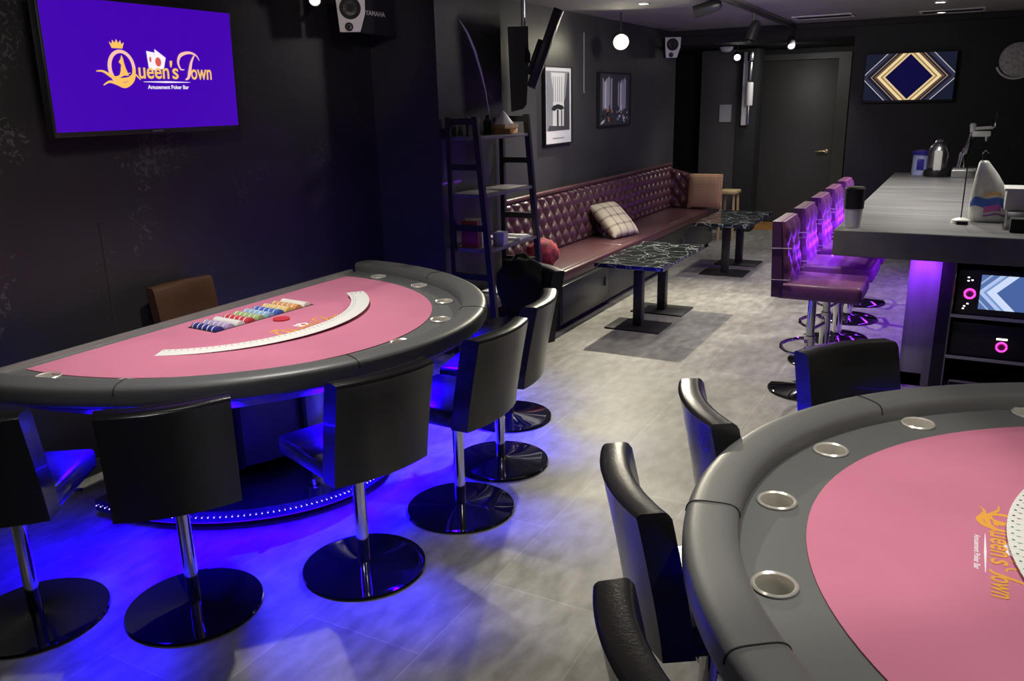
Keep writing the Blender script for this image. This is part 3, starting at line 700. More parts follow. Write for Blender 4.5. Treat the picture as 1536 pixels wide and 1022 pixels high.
spots = [
 (1.40, 2.70, 34, 'black swivel chair at the left table, cut off by the left edge of the photo', G1),
 (1.70, 2.25, 50.5, 'black swivel chair at the left table, second from the left, broad back towards the camera', G1),
 (2.18, 1.87, 71, 'black swivel chair at the left table with its blue-lit seat showing, third from the left', G1),
 (2.75, 1.79, 89, 'black swivel chair at the left table between the blue-lit seat chair and the far chairs', G1),
 (3.25, 1.87, 103, 'black swivel chair seen from its side, in front of the jacket-covered chair', G1),
 (3.80, 2.12, 150, 'black swivel chair carrying a dark jacket, farthest at the left table', G1),
 (2.40, .43, -60, 'black chair at the foreground table nearest the marble tables', G2),
 (1.83, .45, -56.6, 'black chair at the foreground table, middle of the three on its left side', G2),
 (1.25, .215, -52, 'black chair at the foreground table nearest the camera, cut by the bottom edge', G2),
 (2.90, .16, -132, 'black chair behind the foreground table, in front of the purple bar stools', G2)]
for i, (x, y, a, lab, g) in enumerate(spots):
    o = proto if i == 0 else copy_tree(proto)
    o.location = (x, y, 0); o.rotation_euler = (0, 0, math.radians(a)); tag(o, lab, 'chair', g)
dc = make_chair(M_brown, 'dealer_chair')
tag(dc, 'brown leather chair behind the straight edge of the left table', 'chair'); dc.location = (2.70, 3.37-.02, 0); dc.rotation_euler = (0, 0, math.radians(-90)); dc.scale = (.72, .95, 1.02)
dc.location = (2.83, 3.35, 0)

# jacket on the farthest chair
bm = bmesh.new()
bmesh.ops.create_icosphere(bm, subdivisions=4, radius=1)
for v in bm.verts:
    p = v.co.copy(); n_ = noise.noise(p*2.2)*.16+noise.noise(p*5)*.06
    q = p*(1+n_)
    v.co = Vector((q.x*.11, q.y*.21*(1-.12*q.z), q.z*.17 if q.z > 0 else q.z*.27))
jk = obj('jacket', bm, mat('black_cloth', (.006, .006, .007), .95, spec=.1), None, smooth=80)
jk.location = (3.99, 2.12, .72); jk.rotation_euler = (0, 0, math.radians(150))
tag(jk, 'black jacket heaped over the back of the farthest chair at the left table', 'jacket')

# ------------------------------------------------------------------ tufted banquette
def tuft(u, v, su, sv):
    # diamond tufting, returns 0..1
    a = u/su+v/sv; b_ = u/su-v/sv
    return (abs(math.sin(PI*a))*abs(math.sin(PI*b_)))**.6
def tuft_panel(bm, O, U, V, N, w, h, su, sv, depth, nu, nv, back=.06):
    O, U, V, N = map(Vector, (O, U, V, N))
    g = []
    for i in range(nu+1):
        row = []
        for j in range(nv+1):
            u, v = w*i/nu, h*j/nv
            e = min(1, min(u, w-u)/.02)*min(1, min(v, h-v)/.03)
            row.append(bm.verts.new(O+U*u+V*v+N*(depth*tuft(u, v, su, sv)*e)))
        g.append(row)
    for i in range(nu):
        for j in range(nv): bm.faces.new((g[i][j], g[i+1][j], g[i+1][j+1], g[i][j+1]))
    # rim and back
    loop = [g[i][0] for i in range(nu+1)]+[g[nu][j] for j in range(1, nv+1)]+[g[i][nv] for i in range(nu-1, -1, -1)]+[g[0][j] for j in range(nv-1, 0, -1)]
    bl = [bm.verts.new(v.co-N*back) for v in loop]
    for k in range(len(loop)):
        k2 = (k+1) % len(loop); bm.faces.new((loop[k], bl[k], bl[k2], loop[k2]))
    bm.faces.new(bl)
bq = thing('banquette', 'long maroon button-tufted bench along the lounge wall', 'bench', (5.54, 3.24, 0))
# local x along wall, y negative towards the room
LB = 4.24
nsec = 3
for k in range(nsec):
    x0 = LB*k/nsec
    bm = bmesh.new(); tuft_panel(bm, (x0+.004, -.095, .44), (1, 0, 0), (0, .02/.52, 1), (0, -1, 0), LB/nsec-.008, .50, .15, .19, .042, 150, 52, back=.05)
    obj('back_cushion', bm, M_maroon, bq, smooth=60)
bm = bmesh.new(); tube(bm, [(0, -.085, .955), (LB, -.085, .955)], .02, 12); obj('top_roll', bm, M_maroon, bq)
obj('back_board', B(0, LB, -.045, -.005, .0, .955), M_blackmatte, bq)
# end wing
bm = bmesh.new(); tuft_panel(bm, (LB-.03, -.10, .44), (0, -1, 0), (0, 0, 1), (-1, 0, 0), .40, .46, .15, .19, .042, 44, 50, back=.06)
for v in bm.verts:
    if v.co.z > .6: v.co.z -= (v.co.z-.44)/.46*.10*min(1, (-.10-v.co.y)/.4)
obj('end_wing', bm, M_maroon, bq, smooth=60)
for k in range(nsec):
    x0 = LB*k/nsec
    bm = bmesh.new(); box(bm, x0+.002, x0+LB/nsec-.002, -.56, -.10, .36, .45, bev=.02, seg=3); obj('seat_cushion', bm, M_maroon, bq)
bm = bmesh.new(); box(bm, 0, LB, -.615+.0, -.05, .05, .36); obj('base', bm, M_base, bq, smooth=0)
bm = bmesh.new(); box(bm, 0, LB, -.575, -.05, .0, .05); obj('kick_plate', bm, M_blackmatte, bq, smooth=0)
for xa, xb in ((.02, .96), (.965, 3.10), (3.105, 4.22)):
    d_ = obj('base_door', B(xa, xb, -.623, -.613, .06, .352, bev=.002), M_base, bq)
    bm = bmesh.new(); tube(bm, [(xb-.10, -.628, .19), (xb-.10, -.63, .27)], .006, 6); obj('pull', bm, M_blackmetal, d_)
bm = bmesh.new(); box(bm, 0, LB, -.60, -.545, .355, .448, bev=.018, seg=3); obj('front_roll', bm, M_maroon, bq)

def cushion(label, m_, loc, rot, s=.40, th=.12):
    bm = bmesh.new(); n = 20
    g = {}
    for sgn in (1, -1):
        for i in range(n+1):
            for j in range(n+1):
                u, v = -1+2*i/n, -1+2*j/n
                e = ((1-u**4)*(1-v**4))
                if sgn == -1 and (i in (0, n) or j in (0, n)): g[sgn, i, j] = g[1, i, j]; continue
                pin = 1-.07*(abs(u)**2)*(1-abs(v)**2)-.0
                pin2 = 1-.07*(abs(v)**2)*(1-abs(u)**2)
                g[sgn, i, j] = bm.verts.new((u*s/2*pin2, v*s/2*pin, sgn*th/2*e**.6))
        for i in range(n):
            for j in range(n): bm.faces.new([g[sgn, i+a, j+b_] for a, b_ in ((0, 0), (1, 0), (1, 1), (0, 1))])
    o = obj('cushion', bm, m_, None, smooth=80); o.location = loc; o.rotation_euler = rot
    return tag(o, label, 'cushion')
cushion('cream checked cushion lying tilted on the middle of the maroon bench', M_plaid1, (7.42, 2.945, .605), (math.radians(42), 0, math.radians(-14)), .42, .13)
cushion('orange plaid cushion standing upright at the far end of the maroon bench', M_plaid2, (9.66, 2.70, .655), (PI/2-.12, 0, math.radians(-88)), .40, .12)
# red and white bag on the near end of the bench
bm = bmesh.new(); bmesh.ops.create_icosphere(bm, subdivisions=3, radius=1)
for v in bm.verts:
    p = v.co.copy(); q = p*(1+noise.noise(p*3)*.22); v.co = Vector((q.x*.16, q.y*.11, q.z*.12))
o = obj('cloth_bag', bm, mat('red_floral_cloth', (.35, .03, .05), .8, var=.9, vscale=14), None, smooth=80); o.location = (5.72, 2.86, .555)
tag(o, 'crumpled red patterned bag on the near end of the maroon bench behind the shelf', 'bag')

# wooden stool & beyond the bench
st = thing('wooden_stool', 'small pale wooden stool beyond the far end of the maroon bench', 'stool', (10.3, 2.56, 0), 0)
obj('seat', B(-.14, .14, -.10, .12, .57, .61, bev=.008), M_palewood, st)
for sx in (-1, 1):
    for sy in (-1, 1):
        bm = bmesh.new(); tube(bm, [(sx*.10, sy*.075+.01, .57), (sx*.13, sy*.09+.01, .0)], .017, 8); obj('leg', bm, M_palewood, st)

# ------------------------------------------------------------------ marble tables
def marble_table(label, loc, grp):
    r = thing('marble_table', label, 'table', loc, 0, grp)
    obj('tabletop', B(-.535, .535, -.27, .27, .495, .528, bev=.004), M_marble, r, smooth=0)
    for sx in (-1, 1):
        x = sx*.285
        obj('column', B(x-.035, x+.035, -.035, .035, .012, .48, bev=.006), M_blackmetal, r)
        obj('foot_plate', B(x-.165, x+.165, -.22, .22, 0, .012, bev=.003), M_blackmetal, r)
        obj('top_plate', B(x-.10, x+.10, -.15, .15, .48, .495), M_blackmetal, r)
    return r
marble_table('low black marble table nearest the camera, in front of the maroon bench', (6.215, 2.14, 0), 'low marble tables')
marble_table('low black marble table farther away, towards the door', (8.50, 2.06, 0), 'low marble tables')

# ------------------------------------------------------------------ ladder shelf
sh = thing('ladder_shelf', 'dark ladder shelf against the glossy column behind the left table', 'shelf', (5.06, 3.05, 0))
xl, xr = -.35, .36
ft = lambda z: -.24-(1.62-z)/1.62*.13
for x in (xl, xr):
    bm = bmesh.new(); box(bm, x-.016, x+.016, -.035, .0, 0, 1.62); obj('rear_post', bm, M_blackmetal, sh, smooth=0)
    bm = bmesh.new(); loft(bm, [[(x-.016, ft(z)-.0, z), (x+.016, ft(z)-.0, z), (x+.016, ft(z)+.04, z), (x-.016, ft(z)+.04, z)] for z in (0, 1.62)]); obj('front_post', bm, M_blackmetal, sh, smooth=0)
    for z in (.15, .57, .90, 1.30, 1.59): obj('rung', B(x-.014, x+.014, ft(z)+.02, -.02, z-.02, z+.02), M_blackmetal, sh, smooth=0)
for z in (.36, .735, 1.10, 1.47):
    obj('shelf_board', B(xl+.017, xr-.017, ft(z)+.01, -.0, z, z+.022, bev=.002), M_lilacshelf, sh)
def small(name, label, cat, bm, m_, loc, rz=0, grp=None):
    o = obj(name, bm, m_, None); o.location = loc; o.rotation_euler = (0, 0, rz); return tag(o, label, cat, grp)
SX, SY = 5.06, 3.05
# top shelf: orange boxes with a crumpled white thing
small('cardboard_box', 'flat orange box on the top shelf, lower of the pair', 'box', B(-.09, .09, -.07, .07, 0, .035, bev=.003), M_wood, (SX+.20, SY-.13, 1.4925), .2)
small('cardboard_box', 'flat orange box on the top shelf, upper of the pair', 'box', B(-.08, .09, -.06, .07, 0, .03, bev=.003), M_palewood, (SX+.20, SY-.13, 1.5278), -.1)
bm = bmesh.new(); lathe(bm, [(.0, 0), (.07, 0), (.05, .03), (.018, .07), (.006, .085), (0, .09)], 12)
for v in bm.verts: v.co += Vector((noise.noise(v.co*30), noise.noise(v.co*30+Vector((9, 0, 0))), 0))*.012
small('paper_napkin', 'crumpled white napkin on the orange boxes on the top shelf', 'napkin', bm, M_whitepaper, (SX+.19, SY-.13, 1.5582))
bm = bmesh.new(); lathe(bm, [(0, 0), (.03, 0), (.03, .09), (.012, .11), (.012, .13), (0, .13)], 16)
small('small_bottle', 'small dark bottle on the top shelf left of the orange boxes', 'bottle', bm, M_blackgloss, (SX-.02, SY-.12, 1.4925))
small('photo_frame', 'small dark frame at the left end of the top shelf', 'frame', B(-.09, .09, -.01, .01, 0, .12, bev=.004), M_blackplastic, (SX-.18, SY-.10, 1.4925), .1)
# third shelf : books
bx = [(.022, .18, (.28, .03, .04), 'dark red book standing leftmost on the third shelf down'), (.03, .17, (.10, .06, .05), 'brown book standing beside the dark red book'), (.018, .19, (.7, .68, .62), 'tall white book standing on the third shelf down'), (.025, .16, (.25, .25, .3), 'grey book standing right of the tall white book'), (.02, .18, (.6, .5, .5), 'pale pink book, rightmost of the standing books')]
x = SX-.30
for w_, h_, c, lab in bx:
    small('book', lab, 'book', B(0, w_, -.13, 0, 0, h_, bev=.002), mat('book_cover.%d' % len(MATS), c, .6), (x, SY-.05, .7575), 0, 'books on the ladder shelf'); x += w_+.002
small('storage_box', 'pale lilac box on the third shelf in front of the books', 'box', B(-.05, .05, -.04, .04, 0, .09, bev=.004), mat('lilac_card', (.35, .33, .45), .6), (SX-.12, SY-.255, .7575), .2)
small('paper_stack', 'stack of white papers on the third shelf', 'papers', B(-.10, .10, -.13, .13, 0, .016), M_whitepaper, (SX+.17, SY-.15, .7575), .15)
small('paper_sheets', 'white sheets on the lowest shelf', 'papers', B(-.10, .10, -.14, .14, 0, .012), M_whitepaper, (SX+.05, SY-.19, .3825), -.1)

# ------------------------------------------------------------------ bar
ct = bmesh.new()
P = [(5.09, .655), (9.15, .655), (9.15, -.06), (5.78, -.06), (5.78, -1.9), (5.09, -1.9)]
prism(ct, P, .80, .95)
es = [e for e in ct.edges if abs(e.verts[0].co.z-e.verts[1].co.z) < 1e-6]
bmesh.ops.bevel(ct, geom=es, offset=.004, segments=1, affect='EDGES')
bar = thing('bar_counter', 'long grey wood-look bar counter at the right with a violet glow underneath', 'bar counter', (0, 0, 0))
bar.location = (5.09, 0, 0)
o = obj('countertop', ct, M_counter, bar, smooth=0); o.location = (-5.09, 0, 0)
def bp(name, bm, m_, lab=None):
    o = obj(name, bm, m_, bar, smooth=30); o.location = (-5.09, 0, 0)
    if lab: o['label'] = lab
    return o
bp('end_post', B(5.30, 5.37, .075, .245, .0, .80, bev=.003), M_post, 'pale wood-look end post lit violet')
bp('end_post', B(5.28, 5.42, .010, .073, 0, .80), M_blackmatte, 'black end post')
bp('front_panel', B(5.37, 9.05, .17, .215, .08, .80), mat('dark_front_panel', (.12, .115, .14), .45))
bp('front_kick', B(5.30, 9.05, .12, .26, 0, .08), M_blackmatte)
bp('rear_panel', B(5.80, 9.05, -.04, .0, .0, .80), M_blackmatte)
bp('inner_panel', B(5.74, 5.77, -1.88, .0, .0, .80), M_blackmatte)
bp('light_strip', B(5.15, 9.1, .655, .663, .784, .796), M_violet, 'violet light strip along the lower counter edge')
bp('light_strip', B(5.4, 9.0, .30, .312, .785, .80), M_violet, 'violet light strip under the counter')
# bar stools
def make_stool():
    r = thing('bar_stool', '', 'bar stool')
    bm = bmesh.new(); lathe(bm, [(0, 0), (.215, 0), (.22, .008), (.21, .016), (.06, .03), (.035, .05), (0, .05)], 56); obj('base_disc', bm, M_blackgloss, r)
    bm = bmesh.new(); lathe(bm, [(.032, .04), (.032, .34), (.024, .345), (.024, .585)], 24); obj('pole', bm, M_chrome, r)
    bm = bmesh.new(); tube(bm, [(0, 0, .27)]+[(.20*math.sin(a)+.0, -.02-.17*(1-math.cos(a))/1.0*.0-.20*math.cos(a)*-1*.9, .27) for a in [-1.2+i*.2 for i in range(13)]]+[(0, 0, .27)], .011, 8); obj('footrest', bm, M_chrome, r)
    # local +y = away from bar (back side), seat towards -y
    bm = bmesh.new(); box(bm, -.20, .20, -.28, .18, .59, .685, bev=.025, seg=3); obj('seat', bm, M_purple, r)
    bm = bmesh.new(); tuft_panel(bm, (.185, .115, .67), (-1, 0, 0), (0, .10, .995), (0, -1, 0), .37, .36, .16, .20, .02, 34, 34, back=.055)
    obj('tufted_pad', bm, M_purple, r, smooth=60)
    bm = bmesh.new()
    loft(bm, [[(-.20, .135+.0+dz*.08, .60+dz), (.20, .135+dz*.08, .60+dz), (.20, .20+dz*.04, .60+dz), (-.20, .20+dz*.04, .60+dz)] for dz in (0, .15, .30, .43)])
    bmesh.ops.bevel(bm, geom=[e for e in bm.edges if e.calc_face_angle(0) > .8], offset=.02, segments=3, affect='EDGES')
    obj('backrest', bm, mat('plum_leather', (.10, .03, .085), .4) if 'plum_leather' not in MATS else MATS['plum_leather'], r)
    for z in (.70, .88):
        for sx in (-1, 1):
            bm = bmesh.new(); tube(bm, [(sx*.204, .21, z), (sx*.206, .10, z+.004)], .003, 6); obj('piping', bm, M_purplethread, r)
    return r
bs = make_stool()
ords = ['nearest the camera', 'second from the camera', 'third from the camera', 'fourth from the camera', 'farthest from the camera']
for i in range(5):
    o = bs if i == 0 else copy_tree(bs)
    o.location = (4.95+.62*i, .72, 0); tag(o, 'purple tufted bar stool along the counter, ' + ords[i], 'bar stool', 'purple bar stools along the counter')

# things on the bar
cn = thing('storage_jar', 'black-topped white jar at the near left corner of the counter', 'jar', (5.24, .575, .95))
bm = bmesh.new(); lathe(bm, [(0, 0), (.044, 0), (.052, .11), (0, .11)], 28); obj('body', bm, M_glassmetal, cn)['label'] = 'translucent white body'
bm = bmesh.new(); lathe(bm, [(0, .11), (.055, .11), (.057, .225), (.05, .235), (0, .235)], 28); obj('lid', bm, M_blackmatte, cn)
bd = thing('water_dispenser', 'pale blue container with a dark blue lid at the far end of the counter', 'container', (8.95, .42, .95))
bm = bmesh.new(); lathe(bm, [(0, 0), (.075, 0), (.078, .02), (.072, .19), (0, .19)], 28); obj('body', bm, M_bluelabel, bd)
bm = bmesh.new(); lathe(bm, [(0, .19), (.085, .19), (.085, .215), (.03, .235), (0, .235)], 28); obj('lid', bm, M_blueplastic, bd)
bm = bmesh.new(); box(bm, -.082, -.07, -.03, .03, .05, .15, bev=.003); obj('label_patch', bm, M_blueplastic, bd)
jr = thing('glass_blender', 'domed clear and silver machine on a black base at the far end of the counter', 'bar appliance', (8.80, .27, .95))
bm = bmesh.new(); lathe(bm, [(0, 0), (.115, 0), (.12, .02), (.11, .06), (0, .06)], 28); obj('base', bm, M_blackplastic, jr)
bm = bmesh.new(); lathe(bm, [(.07, .06), (.085, .10), (.095, .20), (.08, .27), (.05, .30), (.02, .31)], 28); obj('dome', bm, M_steel, jr)
bm = bmesh.new(); box(bm, -.11, -.07, -.035, .035, .06, .24, bev=.01); obj('spout', bm, M_white, jr)
bm = bmesh.new(); lathe(bm, [(0, .31), (.045, .31), (.03, .335), (0, .34)], 20); obj('knob', bm, M_chrome, jr)
ic = thing('ice_crusher', 'tall silver hand-cranked ice shaver at the far end of the counter', 'ice shaver', (8.8, .05, .95))
bm = bmesh.new(); box(bm, -.12, .12, -.12, .10, 0, .07, bev=.008); box(bm, -.10, .10, -.10, .09, .07, .085); obj('base', bm, M_steel, ic)
bm = bmesh.new(); tube(bm, [(0, .04, .085), (0, .03, .2), (0, .01, .22), (0, -.02, .32), (0, -.03, .40)], [.035, .028, .032, .022, .02], 12); tube(bm, [(0, .0, .085), (0, .01, .2)], .015, 8); obj('column', bm, M_chrome, ic)
bm = bmesh.new(); box(bm, -.04, .04, -.18, -.03, .36, .41, bev=.012); tube(bm, [(0, -.02, .43), (0, -.19, .44)], .014, 8); lathe(bm, [(.02, .40), (.028, .47), (.015, .48)], 14, c=(0, -.03)); obj('head', bm, M_white, ic)
bm = bmesh.new(); tube(bm, [(0, -.18, .44), (0, -.205, .45), (0, -.21, .50), (0, -.21, .57)], [.014, .014, .010, .010], 8); obj('crank', bm, M_chrome, ic)
bm = bmesh.new(); tube(bm, [(0, -.15, .36), (0, -.15, .32)], [.02, .012], 10); obj('blade_shaft', bm, M_steel, ic)
# refill pouch
pc = thing('refill_pouch', 'white plastic bag with blue and pink print standing on the counter', 'bag', (5.72, -.125, .95), 0); pc.scale = (.93, .93, .93)
bm = bmesh.new(); rings = []
for z, w_, d_, cy in ((0, .115, .045, -.01), (.02, .12, .055, -.01), (.12, .118, .05, -.005), (.20, .10, .042, .01), (.30, .065, .03, .035), (.37, .032, .02, .055), (.385, .022, .014, .058)):
    rings.append([(d_*math.sin(a)*(1+.05*math.sin(5*a+z*30)), cy+w_*math.cos(a)*(1+.03*math.sin(3*a+z*20)), z) for a in [2*PI*k/28 for k in range(28)]])
loft(bm, rings); obj('pouch', bm, mat('milky_plastic', (.72, .74, .70), .35, var=.1, vscale=20), pc, smooth=70)
def pouch_strip(z0, z1, m_, nm, a0, a1):
    bm = bmesh.new(); n = 16; rr = []
    for z in (z0, (z0+z1)/2, z1):
        w_ = .121-.02*max(0, (z-.13)/.1); d_ = .0565-.006*max(0, (z-.05)/.12)
        rr.append([(d_*1.04*math.sin(a), -.008+w_*1.02*math.cos(a)+(.012 if z > .16 else 0), z+.006*math.sin(a*6)) for a in [a0+(a1-a0)*k/n for k in range(n+1)]])
    loft(bm, rr, cap=False, closed=False)
    obj(nm, bm, m_, pc, smooth=60)
pouch_strip(.10, .155, mat('blue_brush', (.06, .14, .55), .4), 'blue_print', PI*1.12, PI*1.9)
pouch_strip(.07, .11, mat('pink_brush', (.6, .12, .5), .4), 'pink_print', PI*1.35, PI*1.6)
pouch_strip(.045, .055, mat('violet_line', (.3, .1, .5), .4), 'line_print', PI*1.12, PI*1.6)
pouch_strip(.17, .19, mat('orange_brush', (.75, .45, .2), .4), 'orange_print', PI*1.3, PI*1.6)
bm = bmesh.new(); tube(bm, [(0, .045, .38), (0, .04, .43), (0, .06, .45), (0, .075, .43), (0, .07, .38)], .003, 6); obj('carry_loop', bm, M_steel, pc)
# card holder with rod
ch = thing('menu_stand', 'thin dark rod on a small white foot on the counter left of the white bag', 'stand', (5.62, .015, .95))
bm = bmesh.new(); lathe(bm, [(0, 0), (.055, 0), (.05, .018), (.02, .03), (0, .03)], 24); obj('foot', bm, M_white, ch)
bm = bmesh.new(); tube(bm, [(0, 0, .03), (0, 0, .33)], .0035, 8); obj('rod', bm, M_blackmetal, ch)
bm = bmesh.new(); box(bm, -.03, .02, -.04, .02, 0, .02, bev=.004, M=Matrix.Translation((-.065, -.0, 0))); obj('clip', bm, M_blackmatte, ch)
# boxes at the right edge
small('speaker_box', 'small black box on the counter at the right edge, under the steel case', 'box', B(-.06, .06, -.15, .06, 0, .075, bev=.004), M_blackmatte, (5.36, -.29, .95))
small('steel_case', 'steel grey case on the counter at the right edge below the white container', 'case', B(-.08, .08, -.20, .06, 0, .10, bev=.006), M_steel, (5.52, -.27, .95))
wc = thing('white_container', 'white plastic container resting on the steel case at the right edge', 'container', (5.56, -.27, 1.05))
obj('body', B(-.10, .10, -.24, .075, 0, .11, bev=.01), M_white, wc)
obj('rim', B(-.11, .11, -.25, .085, .11, .125, bev=.004), M_white, wc)

# ------------------------------------------------------------------ equipment rack under the counter
rk = thing('equipment_rack', 'metal rack with lit machines under the near end of the counter', 'rack', (5.45, -.30, 0))
for x in (-.10, .22):
    for y in (-.36, .31):
        bm = bmesh.new(); tube(bm, [(x, y, 0), (x, y, .76)], .012, 10); obj('post', bm, M_steel, rk)
for z in (.02, .185, .435):
    bm = bmesh.new()
    box(bm, -.11, -.09, -.36, .31, z, z+.02); box(bm, .21, .23, -.36, .31, z, z+.02); box(bm, -.10, .22, -.36, .31, z+.002, z+.012)
    obj('shelf', bm, M_steel if z != .02 else M_blackmetal, rk, smooth=0)
bm = bmesh.new()
tube(bm, [(-.13, .27, .0), (-.13, .27, .055), (-.13, -.05, .055), (-.13, -.05, .0)], .008, 8); obj('floor_rail', bm, M_steel, rk)
km = thing('karaoke_machine', 'black machine with a bright blue screen and pink light ring on the rack', 'machine', (5.40, -.27, .4555))
obj('body', B(-.05, .17, -.28, .26, 0, .27, bev=.006), M_blackplastic, km)
s = obj('screen', B(-.21, .21, -.004, .003, -.10, .10), M_dia_blue, km, smooth=0); s.rotation_euler = (0, 0, -PI/2); s.location = (-.052, -.07, .14)
bm = bmesh.new(); tube(bm, [(-.055, .19+.026*math.cos(a), .125+.026*math.sin(a)) for a in [2*PI*k/24 for k in range(24)]], .006, 8, closed=True); obj('light_ring', bm, M_pinkled, km)
bm = bmesh.new(); lathe(bm, [(0, 0), (.016, 0), (.014, .012), (0, .012)], 16); bmesh.ops.transform(bm, matrix=Matrix.Translation((-.05, .19, .125)) @ Matrix.Rotation(-PI/2, 4, 'Y'), verts=bm.verts[:]); obj('dial', bm, mat('magenta_knob', (.5, .05, .25), .4), km)
for (y, z) in ((.205, .20), (.205, .22), (.185, .205), (.21, .05), (.195, .065), (.215, .035)):
    obj('indicator_light', B(-.054, -.048, y-.005, y+.005, z-.003, z+.003), M_lampdim, km)
pcm = thing('amplifier', 'black amplifier with one pink ring light on the middle rack shelf', 'amplifier', (5.40, -.27, .2065))
obj('body', B(-.05, .17, -.28, .26, 0, .20, bev=.006), M_blackplastic, pcm)
bm = bmesh.new(); tube(bm, [(-.055, -.005+.026*math.cos(a), .075+.026*math.sin(a)) for a in [2*PI*k/24 for k in range(24)]], .005, 8, closed=True); obj('light_ring', bm, M_pinkled, pcm)
bm = bmesh.new(); lathe(bm, [(0, 0), (.019, 0), (.016, .008), (0, .008)], 16); bmesh.ops.transform(bm, matrix=Matrix.Translation((-.05, -.005, .075)) @ Matrix.Rotation(-PI/2, 4, 'Y'), verts=bm.verts[:]); obj('dial', bm, MATS['magenta_knob'], pcm)
obj('display', B(-.054, -.049, -.03, .025, .115, .125), M_lampdim, pcm)

# ------------------------------------------------------------------ ceiling fittings
def spotlight(label, loc, d, L=.14, r_=.045, face=M_lampw, grp='ceiling spotlights'):
    d = Vector(d).normalized(); r = thing('spotlight', label, 'spotlight', loc, 0, grp)
    q = d.to_track_quat('Z', 'Y').to_matrix().to_4x4()
    bm = bmesh.new(); lathe(bm, [(r_*.55, -L*.6), (r_*.85, -L*.5), (r_, -L*.2), (r_, L*.5), (r_*.92, L*.5), (r_*.85, L*.38), (.002, L*.38)], 24, cap=False); bmesh.ops.transform(bm, matrix=q, verts=bm.verts[:]); obj('lamp_body', bm, M_blackmetal, r)
    bm = bmesh.new(); lathe(bm, [(.002, L*.40), (r_*.8, L*.40), (r_*.8, L*.43), (.002, L*.45)], 20); bmesh.ops.transform(bm, matrix=q, verts=bm.verts[:]); obj('lamp_face', bm, face, r)
    return r
def arm(r, z1):
    h_ = z1-r.location.z
    bm = bmesh.new(); tube(bm, [(0, 0, .0), (0, 0, h_)], .009, 8); obj('stem', bm, M_blackmetal, r)
trk = thing('lighting_track', 'black lighting track rail running along the ceiling', 'lighting track', (6.6, 1.78, 0))
bm = bmesh.new(); box(bm, 0, 3.3, -.018, .018, CZ-.055, CZ-.025, M=Matrix.Rotation(.02, 4, 'Z')); obj('rail', bm, M_blackmetal, trk)
for x in (.3, 3.0): obj('mount', B(x-.02, x+.02, -.012+.02*x, .012+.02*x, CZ-.026, CZ-.001), M_blackmetal, trk)
s_ = spotlight('black spotlight hanging from the lighting track, aimed down to the left', (7.75, 1.80, 2.25), (-.3, .25, -1), L=.16, face=M_blackmatte); arm(s_, CZ-.055)
s_ = spotlight('black spotlight at the far end of the lighting track with a white lit face', (9.7, 1.84, 2.26), (-.75, -.2, -.75), L=.14, r_=.04); arm(s_, CZ-.055)
s_ = spotlight('black spotlight on the ceiling aimed sideways at the lounge wall', (7.05, 2.02, 2.40), (-.1, 1, -.25), L=.20, r_=.05, face=M_lampdim); arm(s_, CZ)
s_ = spotlight('glaring warm spotlight high on the lounge wall side above the dark picture', (7.42, 2.90, 2.22), (-.86, -.40, -.30), L=.12, r_=.075, face=M_bulb); arm(s_, CZ)
s_ = spotlight('bright round spotlight in front of the black pillar', (10.7, 2.66, 2.19), (-1, -.3, -.5), L=.1, r_=.045); arm(s_, 2.31)
s_ = spotlight('spotlight at the top edge above the black wall right of the television', (3.95, 3.42, 2.31), (-.7, -.6, -.5), L=.1, r_=.035); arm(s_, CZ)
dm = thing('dome_lamp', 'small white half-dome lamp under the lowered ceiling', 'dome lamp', (10.6, 2.77, 2.31))
bm = bmesh.new(); lathe(bm, [(.11, -.001), (.11, -.012), (.085, -.016)], 28); obj('rim', bm, M_blackmetal, dm)
bm = bmesh.new(); lathe(bm, [(.085, -.012), (.075, -.045), (.045, -.07), (.002, -.078)], 28); obj('dome', bm, M_white, dm)
for i, (x, y) in enumerate(((6.9, 2.50), (8.55, .39), (9.6, .42))):
    d_ = thing('downlight', ['small recessed ceiling light above the maroon bench', 'small recessed ceiling light above the bar', 'small ceiling light beside the right ceiling vent'][i], 'ceiling light', (x, y, CZ), 0, 'recessed ceiling lights')
    bm = bmesh.new(); lathe(bm, [(.05, -.001), (.055, -.006), (.042, -.008), (.04, -.004)], 24, cap=False); obj('ring', bm, M_blackmetal, d_)
    bm = bmesh.new(); lathe(bm, [(.002, -.006), (.041, -.006), (.041, -.002), (.002, -.002)], 24); obj('diffuser', bm, M_lampw, d_)
for i, (x, y) in enumerate(((9.2, 1.45), (9.5, .32))):
    v_ = thing('ceiling_vent', ['long ceiling air vent left of the golden screen', 'long ceiling air vent above the golden screen'][i], 'air vent', (x, y, CZ), 0, 'ceiling air vents')
    bm = bmesh.new(); box(bm, -.17, -.15, -.28, .28, -.012, -.001); box(bm, .15, .17, -.28, .28, -.012, -.001); box(bm, -.15, .15, -.28, -.26, -.012, -.001); box(bm, -.15, .15, .26, .28, -.012, -.001); obj('frame', bm, M_offwhite, v_)
    obj('louvre', B(-.15, .15, -.26, .26, -.006, -.001), M_blackmatte, v_)

